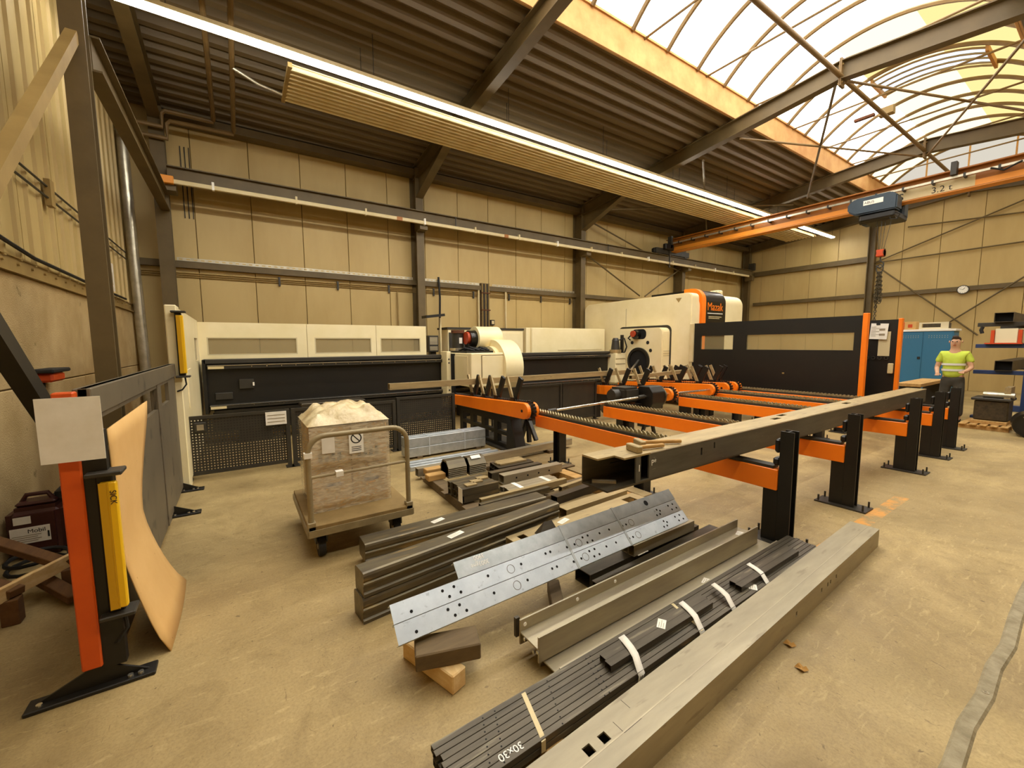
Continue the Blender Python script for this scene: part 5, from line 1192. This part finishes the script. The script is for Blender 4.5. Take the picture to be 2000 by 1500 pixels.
for j in range(k):
    for i in range(n): m.f.append((j*n+i, j*n+(i+1) % n, (j+1)*n+(i+1) % n, (j+1)*n+i))
m.f += [tuple(range(n)), tuple(range(k*n, k*n+n))]
m.build('bag_body', 'bag', bg, smooth=True)
MB().tube([(-1.42, 5.4, .48), (-1.38, 5.38, .58), (-1.3, 5.38, .58), (-1.24, 5.4, .48)], .012, 6).build('strap', 'ink', bg, smooth=True)
one(MB().tube([(-1.35+.16*math.cos(a), 4.5+.2*math.sin(a), .02+.004*i) for i, a in enumerate([.4*q for q in range(30)])], .014, 6), 'coiled_hose', 'rubber', (-1.35, 4.5, 0), 'black hose coiled on the floor between planks and canister', 'hose', smooth=True)
tl = thing('hand_tool', (X0+.08, 6.0, 1.36), 'small orange and black hand tool hanging on the concrete wall', 'tool')
bx(X0+.02, 5.75, 1.36, X0+.16, 6.1, 1.45).build('tool_body', 'orange_dark', tl, bevel=.02); bx(X0+.02, 5.7, 1.45, X0+.18, 6.2, 1.49).build('tool_top', 'ink', tl, bevel=.01); bx(X0+.02, 5.78, 1.3, X0+.08, 5.86, 1.36).build('grip', 'ink', tl, bevel=.01)
wf = thing('wall_notice', (X0+.05, 8.9, 2.6), 'narrow white notice strip on the cladding right of the near column', 'notice'); bx(X0+.03, 9.1, 2.6, X0+.036, 9.4, 3.05).build('sheet', 'paper', wf); bx(X0+.0365, 9.15, 2.7, X0+.037, 9.3, 2.9).build('print_block', 'mill_grey', wf)
# ================================================================== PLATFORM TROLLEY WITH WRAPPED CARTONS
dl = thing('platform_trolley', (.8, 3.9, 0), 'platform trolley with bent tube handle and worn wooden deck', 'trolley')
DX0, DX1, DY0, DY1, DZ = .38, 1.21, 3.42, 4.42, .3
bx(DX0, DY0, DZ-.035, DX1, DY1, DZ).build('deck', 'dolly_deck', dl, bevel=.004)
fr_ = MB().box(DX0, DY0-.01, DZ-.085, DX1, DY0+.03, DZ-.03).box(DX0, DY1-.03, DZ-.085, DX1, DY1+.01, DZ-.03).box(DX0-.01, DY0, DZ-.085, DX0+.03, DY1, DZ-.03).box(DX1-.03, DY0, DZ-.085, DX1+.01, DY1, DZ-.03).build('frame', 'dolly', dl)
hx0, hx1, hy, hz, r_ = DX0+.025, DX1-.025, DY0+.03, 1.0, .13
pth = [(hx0, hy, DZ-.06), (hx0, hy, hz-r_)]+[(hx0+r_-r_*math.cos(a), hy, hz-r_+r_*math.sin(a)) for a in [math.pi/2*i/6 for i in range(1, 7)]]+[(hx1-r_+r_*math.sin(a), hy, hz-r_+r_*math.cos(a)) for a in [math.pi/2*i/6 for i in range(0, 7)]]+[(hx1, hy, DZ-.06)]
MB().tube(pth, .021, 10).build('handle', 'dolly', dl, smooth=True)
MB().cyl((hx0, hy, .68), (hx1, hy, .69), .012, 8).build('cross_bar', 'dolly', dl, smooth=True)
for x in (hx0, hx1): bx(x-.03, hy-.03, DZ-.05, x+.03, hy+.03, DZ+.03).build('handle_socket', 'dolly', dl, bevel=.004)
for x, z in ((hx0, .86), (hx0+.22, .683)): bx(x-.028, hy-.03, z-.02, x+.028, hy+.03, z+.02).build('tape', 'paper', dl)
for x in (DX0+.1, DX1-.12):
    for y in (DY0+.13, DY1-.13):
        c = MB().cyl((x-.025, y, .09), (x+.025, y, .09), .09, 20).build('wheel', 'rubber', dl, smooth=True)
        MB().cyl((x-.028, y, .09), (x+.028, y, .09), .035, 14).build('hub', 'mill_grey', c)
        MB().box(x-.045, y-.05, .12, x-.033, y+.05, DZ-.085).box(x+.033, y-.05, .12, x+.045, y+.05, DZ-.085).box(x-.06, y-.06, DZ-.1, x+.06, y+.06, DZ-.085).build('caster_fork', 'charcoal', c)
cx0, cx1, cy0, cy1 = .46, 1.09, 3.7, 4.3
ct = thing('carton_stack', (.78, 4.0, DZ), 'stack of brown cartons in shrink wrap standing on the platform trolley', 'cartons')
for j, (z0, z1) in enumerate(((.302, .66), (.664, .86), (.864, 1.02))):
    n = 2
    for i in range(n):
        for k in range(2):
            xa, xb = cx0+(cx1-cx0)*i/n+.003, cx0+(cx1-cx0)*(i+1)/n-.003; ya, yb = cy0+(cy1-cy0)*k/2+.002, cy0+(cy1-cy0)*(k+1)/2-.002
            c = bx(xa, ya, z0, xb, yb, z1).build('carton', 'box_card', ct, bevel=.006)
            if k == 0: bx(xa+.02, ya-.0015, (z0+z1)/2-.004, xb-.02, ya-.0005, (z0+z1)/2+.004).build('carton_tape', 'card', c)
            if k == 0 and j == 1:
                for q in range(4): bx(xa+.05+.05*q, ya-.0016, z0+.06, xa+.08+.05*q, ya-.0006, z0+.14).build('carton_print', 'mill_dark', c)
            if k == 0 and j == 0: bx(xa+.1, ya-.0016, .5, xa+.22, ya-.0006, .53).build('carton_print', 'navy', c)
wm = MB(); e = .012
def gridplane(o, u, v, nu, nv, amp, nrm):
    o, u, v, nrm = V(o), V(u), V(v), V(nrm); b = len(wm.v)
    for j in range(nv+1):
        for i in range(nu+1): wm.v.append(tuple(o+u*(i/nu)+v*(j/nv)+nrm*(amp*random.random())))
    for j in range(nv):
        for i in range(nu): a = b+j*(nu+1)+i; wm.f.append((a, a+1, a+nu+2, a+nu+1))
gridplane((cx0-e, cy0-e, .302), (cx1-cx0+2*e, 0, 0), (0, 0, .73), 16, 18, .008, (0, -1, 0)); gridplane((cx0-e, cy1+e, .302), (0, cy0-cy1-2*e, 0), (0, 0, .73), 16, 18, .008, (-1, 0, 0)); gridplane((cx1+e, cy0-e, .302), (0, cy1-cy0+2*e, 0), (0, 0, .73), 14, 16, .008, (1, 0, 0))
wm.build('shrink_wrap', 'wrap', ct, smooth=True)
tp_ = MB(); nu, nv = 22, 20
for j in range(nv+1):
    for i in range(nu+1):
        a, b = i/nu, j/nv; ed = min(a, 1-a, b, 1-b)
        hgt = 1.035+min(1, ed*5)*(.06+.05*abs(math.sin(a*7+b*4+math.sin(b*9)))+.03*abs(math.sin(b*11-a*6)))+.015*random.random()*min(1, ed*6)
        tp_.v.append((cx0-.02+(cx1-cx0+.04)*a, cy0-.02+(cy1-cy0+.04)*b, hgt))
for j in range(nv):
    for i in range(nu): a = j*(nu+1)+i; tp_.f.append((a, a+1, a+nu+2, a+nu+1))
tpo = tp_.build('crumpled_film', 'film_top' if 'film_top' in MATS else 'paper', ct, smooth=True)
mat('film_top', 'b89d68', 'e2d2a6', rough=.3, scale=7, bump=.7, bscale=12); tpo.data.materials[0] = MATS['film_top']
st_ = MB().plate((.755, cy0-.026, .77), (1, 0, 0), (0, 0, 1), .12, .2, .001).build('warning_sticker', 'white', ct)
d_, s_, u_ = basis((0, -1, 0)); MB().ring((.815, cy0-.0265, .9), (0, -1, 0), .036, .046, .0008, 28).build('warning_ring', 'ink', st_); MB().bar((.79, cy0-.0272, .927), (.84, cy0-.0272, .873), .009, .0006, (0, -1, 0)).build('warning_bar', 'ink', st_)
for i in range(3): bx(.775, cy0-.0275, .79+.016*i, .855, cy0-.0268, .796+.016*i).build('print_line', 'ink', st_)
sp = MB().plate((.54, cy0-.026, .8), (1, 0, 0), (0, 0, 1), .1, .15, .001).build('address_label', 'paper', ct)
# ================================================================== FAR RIGHT: CABINET, CART, SHELVES, PALLETS
bc = thing('blue_cabinet', (17.2, 3.7, 0), 'tall blue steel cupboard with white top beyond the safety door', 'cabinet')
bx(17.0, 2.9, .08, 17.6, 4.15, 2.0).build('body', 'blue', bc, bevel=.01); bx(16.97, 2.86, 2.0, 17.63, 4.19, 2.06).build('top', 'white', bc, bevel=.006); bx(17.03, 2.93, 0, 17.57, 4.12, .08).build('plinth', 'charcoal', bc)
for y0, y1 in ((2.92, 3.515), (3.535, 4.13)):
    d = bx(16.985, y0, .12, 17.0, y1, 1.97).build('door', 'blue', bc, bevel=.003)
    for j in range(2):
        for i in range(8): MB().cyl((16.984, y0+.1+i*.055, 1.82+.05*j), (16.9845, y0+.1+i*.055, 1.82+.05*j), .008, 6).build('vent_hole', 'rail_cream', d)
bx(16.96, 3.56, 1.18, 16.985, 3.62, 1.25).build('handle', 'ink', bc, bevel=.006)
cbx = thing('small_carton', (17.2, 3.9, 2.06), 'small opened carton with orange print on the blue cupboard', 'carton'); bx(17.05, 3.72, 2.062, 17.35, 4.02, 2.3).build('carton_body', 'card', cbx, bevel=.005); bx(17.045, 3.8, 2.12, 17.05, 3.9, 2.22).build('print_mark', 'orange_dark', cbx); bx(17.045, 3.98, 2.07, 17.05, 4.01, 2.29).build('print_mark', 'orange_dark', cbx)
frm = thing('tray_box', (17.2, 3.3, 2.06), 'cream tray with dark inside on top of the blue cupboard', 'tray'); MB().plate((17.05, 3.65, 2.062), (0, -1, 0), (0, 0, 1), .62, .2, .02, [(.06, .05, .46, .16)]).build('front', 'shelf_cream', frm); bx(17.06, 3.04, 2.062, 17.4, 3.64, 2.08).build('base', 'shelf_cream', frm); bx(17.38, 3.04, 2.08, 17.4, 3.64, 2.24).build('back', 'mill_dark', frm)
kt = thing('tool_cart', (11.6, 3.0, 0), 'grey tool cart with blue side beside the orange edged door', 'cart')
bx(11.4, 2.86, .08, 11.9, 3.2, .94).build('body', 'mill_grey', kt, bevel=.008); bx(11.38, 2.8, .94, 11.92, 3.24, .98).build('worktop', 'wood_dark', kt, bevel=.004); bx(11.393, 3.07, .12, 11.4, 3.2, .9).build('side_panel', 'navy', kt)
for x in (11.45, 11.85):
    for y in (2.9, 3.16): MB().cyl((x, y-.015, .04), (x, y+.015, .04), .04, 14).build('wheel', 'rubber', kt)
bo = thing('spray_bottle', (11.5, 3.06, .98), 'small white bottle standing on the tool cart', 'bottle'); MB().cyl((11.5, 3.06, .98), (11.5, 3.06, 1.12), .045, 14).build('bottle_body', 'white', bo, smooth=True); MB().cyl((11.5, 3.06, 1.12), (11.5, 3.06, 1.17), .045, 14, .02).build('shoulder', 'white', bo); MB().cyl((11.5, 3.06, 1.17), (11.5, 3.06, 1.23), .02, 10).build('cap', 'rail_cream', bo); bx(11.453, 3.04, 1.0, 11.455, 3.08, 1.08).build('label', 'mill_grey', bo)
mug = thing('tin_mug', (11.5, 3.2, .98), 'white tin beside the bottle on the tool cart', 'tin'); MB().cyl((11.5, 3.19, .98), (11.5, 3.19, 1.08), .035, 14).build('tin_body', 'white', mug, smooth=True); MB().ring((11.5, 3.19, 1.08), (0, 0, 1), .03, .036, .006, 14).build('rim', 'mill_grey', mug)
one(MB().bar((11.5, 2.78, .98), (11.35, 2.62, .02), .03, .03), 'steel_rod', 'galv_pipe', (11.4, 2.7, 0), 'bright steel rod leaning on the tool cart', 'rod')
one(bx(12.2, 2.5, .72, 14.2, 2.9, .79), 'work_bench', 'wood', (13, 2.7, .72), 'wooden bench top behind the tool cart', 'bench', bevel=.004)
for x in (12.25, 14.1): one(bx(x, 2.52, 0, x+.06, 2.86, .718), 'bench_leg_frame', 'charcoal', (x, 2.7, 0), 'leg frame under the %s of the wooden bench' % ('near end' if x < 13 else 'far end'), 'bench frame', 'bench frames')
# cantilever rack
ck_ = thing('cantilever_rack', (13.4, .9, 0), 'blue cantilever storage rack with arms loaded with tubes', 'storage rack')
for x in (13.0, 15.6):
    bx(x-.07, .95, 0, x+.09, 1.2, 2.7).build('upright', 'navy', ck_, bevel=.006); bx(x-.07, 1.2, 0, x+.09, 1.86, .14).build('base_arm', 'navy', ck_, bevel=.006)
    for z in (2.0, 1.56, 1.02): bx(x-.05, 1.2, z, x+.05, 1.88, z+.08).build('arm', 'charcoal' if z > 1.9 else 'navy', ck_, bevel=.006)
def tubeX(y, z, w, h, mt, lab, x0=12.86):
    r = thing('box_profile', (14.3, y, z), lab, 'steel tube', 'profiles on the rack'); MB().hollow((x0, y, z+h/2), (15.9, y, z+h/2), w, h, .008).build('tube_wall', mt, r); bx(x0+.12, y-w/2+.009, z+.009, x0+.13, y+w/2-.009, z+h-.009).build('shade_plug', 'hollow', r)  # near-black plate inside the open end paints the shade in the tube
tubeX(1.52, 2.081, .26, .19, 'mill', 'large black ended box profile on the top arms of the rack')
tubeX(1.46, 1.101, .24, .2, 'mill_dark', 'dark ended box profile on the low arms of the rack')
pb = thing('panel_box', (14.2, 1.46, 1.641), 'cream boxed panel with orange brackets on the middle rack arms', 'box'); bx(12.9, 1.32, 1.645, 15.6, 1.62, 1.95).build('body', 'shelf_cream', pb, bevel=.008)
for y in (1.29, 1.65): bx(12.88, y-.025, 1.645, 12.98, y+.025, 1.92).build('bracket', 'orange_dark', pb)
bx(12.87, 1.25, 1.641, 12.99, 1.75, 1.645+.02).build('bracket_base', 'orange_dark', pb)
one(MB().tube([(12.93, 1.8, 1.998), (12.93, 1.82, 1.93), (12.93, 1.8, 1.86)], .03, 8), 'hanging_strap', 'ink', (12.93, 1.8, 1.86), 'short black strap hanging from the top rack arm', 'strap', smooth=True)
wp = thing('timber_pallet', (12.4, 1.45, 0), 'wooden pallet with boards on the floor before the rack', 'pallet')
for x in (11.9, 12.3, 12.7): bx(x-.04, 1.2, 0, x+.04, 1.85, .08).build('bearer', 'wood', wp)
for k in range(5): bx(11.8, 1.2+.135*k, .08, 12.8, 1.3+.135*k, .1).build('deck_board', 'wood', wp, bevel=.003)
one(bx(12.0, 1.25, .102, 12.7, 1.72, .16), 'board_stack', 'wood', (12.35, 1.4, .1), 'flat boards lying on the wooden pallet', 'boards', bevel=.003)
mbk = thing('machine_vice', (12.35, 1.38, .16), 'dark cast machine block standing on the pallet boards', 'machine block'); bx(12.1, 1.25, .162, 12.6, 1.7, .55).build('block_body', 'mill_dark', mbk, bevel=.02); bx(12.05, 1.22, .55, 12.65, 1.74, .6).build('block_top', 'charcoal', mbk, bevel=.01); MB().cyl((12.2, 1.6, .66), (12.2, 1.2, .66), .06, 14).build('roller', 'galv_pipe', mbk, smooth=True); bx(12.15, 1.25, .6, 12.6, 1.33, .82).build('fence_plate', 'mill_tan', mbk)
pr_ = thing('pipe_roll', (11.6, .92, 0), 'big black pipe section lying on the floor at the picture edge', 'pipe'); MB().ring((11.5, .92, .22), (1, .15, 0), .19, .215, .45, 30).build('pipe_wall', 'black_gloss', pr_, smooth=True); MB().cyl((11.53, .925, .22), (11.56, .93, .22), .19, 30).build('end_cap', 'black', pr_)
for k in range(3): MB().bar((11.495, .92, .22), (11.495, .92+.17*math.cos(1+2*k), .22+.17*math.sin(1+2*k)), .01, .006, (1, 0, 0)).build('spoke', 'mill_grey', pr_)
# ================================================================== PERSON (standing beyond the rack in a high visibility vest)
PX, PY = 12.55, 2.1
pe = thing('person', (PX, PY, 0), 'person in yellow-green high visibility vest and dark trousers standing beyond the rack', 'person')
def skin(name, verts, edges, radii, material, parent, root=0, sub=2):
    me = bpy.data.meshes.new(name); me.from_pydata([V(v) for v in verts], edges, []); o = bpy.data.objects.new(name, me); COL.objects.link(o); o.parent = parent
    sm = o.modifiers.new('skin', 'SKIN'); sm.use_smooth_shade = True
    if not me.skin_vertices: 
        bpy.context.view_layer.objects.active = o
    lay = me.skin_vertices[0].data
    for i, r in enumerate(radii): lay[i].radius = r if isinstance(r, tuple) else (r, r); lay[i].use_root = (i == root)
    ss = o.modifiers.new('sub', 'SUBSURF'); ss.levels = ss.render_levels = sub
    bpy.context.view_layer.update()
    m2 = bpy.data.meshes.new_from_object(o.evaluated_get(bpy.context.evaluated_depsgraph_get())); o.modifiers.clear(); o.data = m2
    for p in m2.polygons: p.use_smooth = True
    m2.materials.clear(); m2.materials.append(MATS[material]); return o
# local frame: faces -X (towards the rack), left hand at -Y
B = [(0, 0, .95), (0, 0, 1.1), (0, 0, 1.28), (0, 0, 1.43), (-.01, 0, 1.52), (-.02, 0, 1.6), (-.025, 0, 1.68), (-.02, 0, 1.76),
     (0, .1, .9), (.0, .11, .5), (.03, .11, .09), (-.1, .12, .05), (0, -.1, .9), (-.06, -.12, .5), (-.02, -.13, .09), (-.15, -.14, .05),
     (0, .18, 1.42), (.0, .25, 1.14), (-.2, .2, 1.03), (-.27, .18, 1.02), (0, -.18, 1.42), (-.02, -.26, 1.15), (-.22, -.2, 1.08), (-.29, -.18, 1.08)]
E_ = [(0, 1), (1, 2), (2, 3), (3, 4), (4, 5), (5, 6), (6, 7), (0, 8), (8, 9), (9, 10), (10, 11), (0, 12), (12, 13), (13, 14), (14, 15), (3, 16), (16, 17), (17, 18), (18, 19), (3, 20), (20, 21), (21, 22), (22, 23)]
Rr = [(.13, .15), (.115, .14), (.125, .165), (.09, .13), .058, .075, .088, .06, .085, .06, .042, .04, .085, .06, .042, .04, .062, .045, .032, .034, .062, .045, .032, .034]
skin('body', B, E_, Rr, 'skin', pe)
skin('trousers', [(0, 0, 1.02), (0, 0, .92), (0, .1, .84), (.0, .11, .5), (.03, .11, .12), (0, -.1, .84), (-.06, -.12, .5), (-.02, -.13, .12)], [(0, 1), (1, 2), (2, 3), (3, 4), (1, 5), (5, 6), (6, 7)], [(.14, .165), (.145, .165), .1, .085, .075, .1, .085, .075], 'trouser', pe)
skin('vest', [(0, 0, .9), (0, 0, 1.1), (0, 0, 1.3), (0, 0, 1.43), (0, .17, 1.44), (0, .24, 1.24), (0, -.17, 1.44), (0, -.25, 1.24)], [(0, 1), (1, 2), (2, 3), (3, 4), (4, 5), (3, 6), (6, 7)], [(.165, .185), (.155, .175), (.15, .19), (.1, .12), .08, .068, .08, .068], 'hi_vis', pe)
for s in (1, -1):
    y = .12*s if s > 0 else -.135; x = -.02 if s > 0 else -.07
    skin('boot', [(x+.04, y, .1), (x+.03, y, .045), (x-.06, y, .045), (x-.13, y, .042)], [(0, 1), (1, 2), (2, 3)], [.055, .05, .048, .04], 'rubber', pe)
skin('hair', [(-.0, 0, 1.72), (.02, 0, 1.77), (.045, 0, 1.68)], [(0, 1), (1, 2)], [.09, .075, .075], 'hair', pe)
skin('hair_fringe', [(-.07, -.05, 1.78), (-.075, .0, 1.795), (-.07, .05, 1.78)], [(0, 1), (1, 2)], [.035, .04, .035], 'hair', pe)
W_ = lambda p: (PX+p[0], PY+p[1], p[2])
for y in (-.032, .032): MB().cyl(W_((-.105, y, 1.695)), W_((-.115, y, 1.695)), .011, 10).build('eye', 'ink', pe, smooth=True)
MB().ext([(-.014, 0), (.014, 0), (0, .03)], W_((-.108, 0, 1.645)), W_((-.104, 0, 1.7)), (-1, 0, 0)).build('nose', 'skin', pe)
MB().bar(W_((-.1, -.022, 1.618)), W_((-.1, .022, 1.618)), .012, .01).build('mouth', 'red_motor', pe)
for s in (1, -1): MB().cyl(W_((-.01, .088*s, 1.69)), W_((-.01, .1*s, 1.69)), .026, 10).build('ear', 'skin', pe, smooth=True)
for s, hz, hy, hx in ((1, 1.02, .18, -.27), (-1, 1.08, -.18, -.29)):
    for k in range(4):
        yy = hy+(-.024+.016*k); ln = (.05, .06, .058, .045)[k]
        MB().tube([W_((hx-.02, yy, hz)), W_((hx-.02-ln*.6, yy, hz-.005)), W_((hx-.02-ln, yy, hz-.03))], .008, 6).build('finger', 'skin', pe, smooth=True)
    MB().tube([W_((hx+.01, hy-.03*s, hz)), W_((hx-.015, hy-.045*s, hz-.005)), W_((hx-.04, hy-.045*s, hz-.02))], .009, 6).build('thumb', 'skin', pe, smooth=True)
mat('reflective', 'd8d6cc', rough=.3)
for z, rx, ry in ((1.08, .158, .182), (1.2, .158, .186)):
    m = MB(); n = 28
    for zz in (z, z+.045):
        for i in range(n): a = 2*math.pi*i/n; m.v.append(W_((rx*math.cos(a), ry*math.sin(a), zz)))
    m.f = [(i, (i+1) % n, n+(i+1) % n, n+i) for i in range(n)]; m.build('reflective_band', 'reflective', pe, smooth=True)
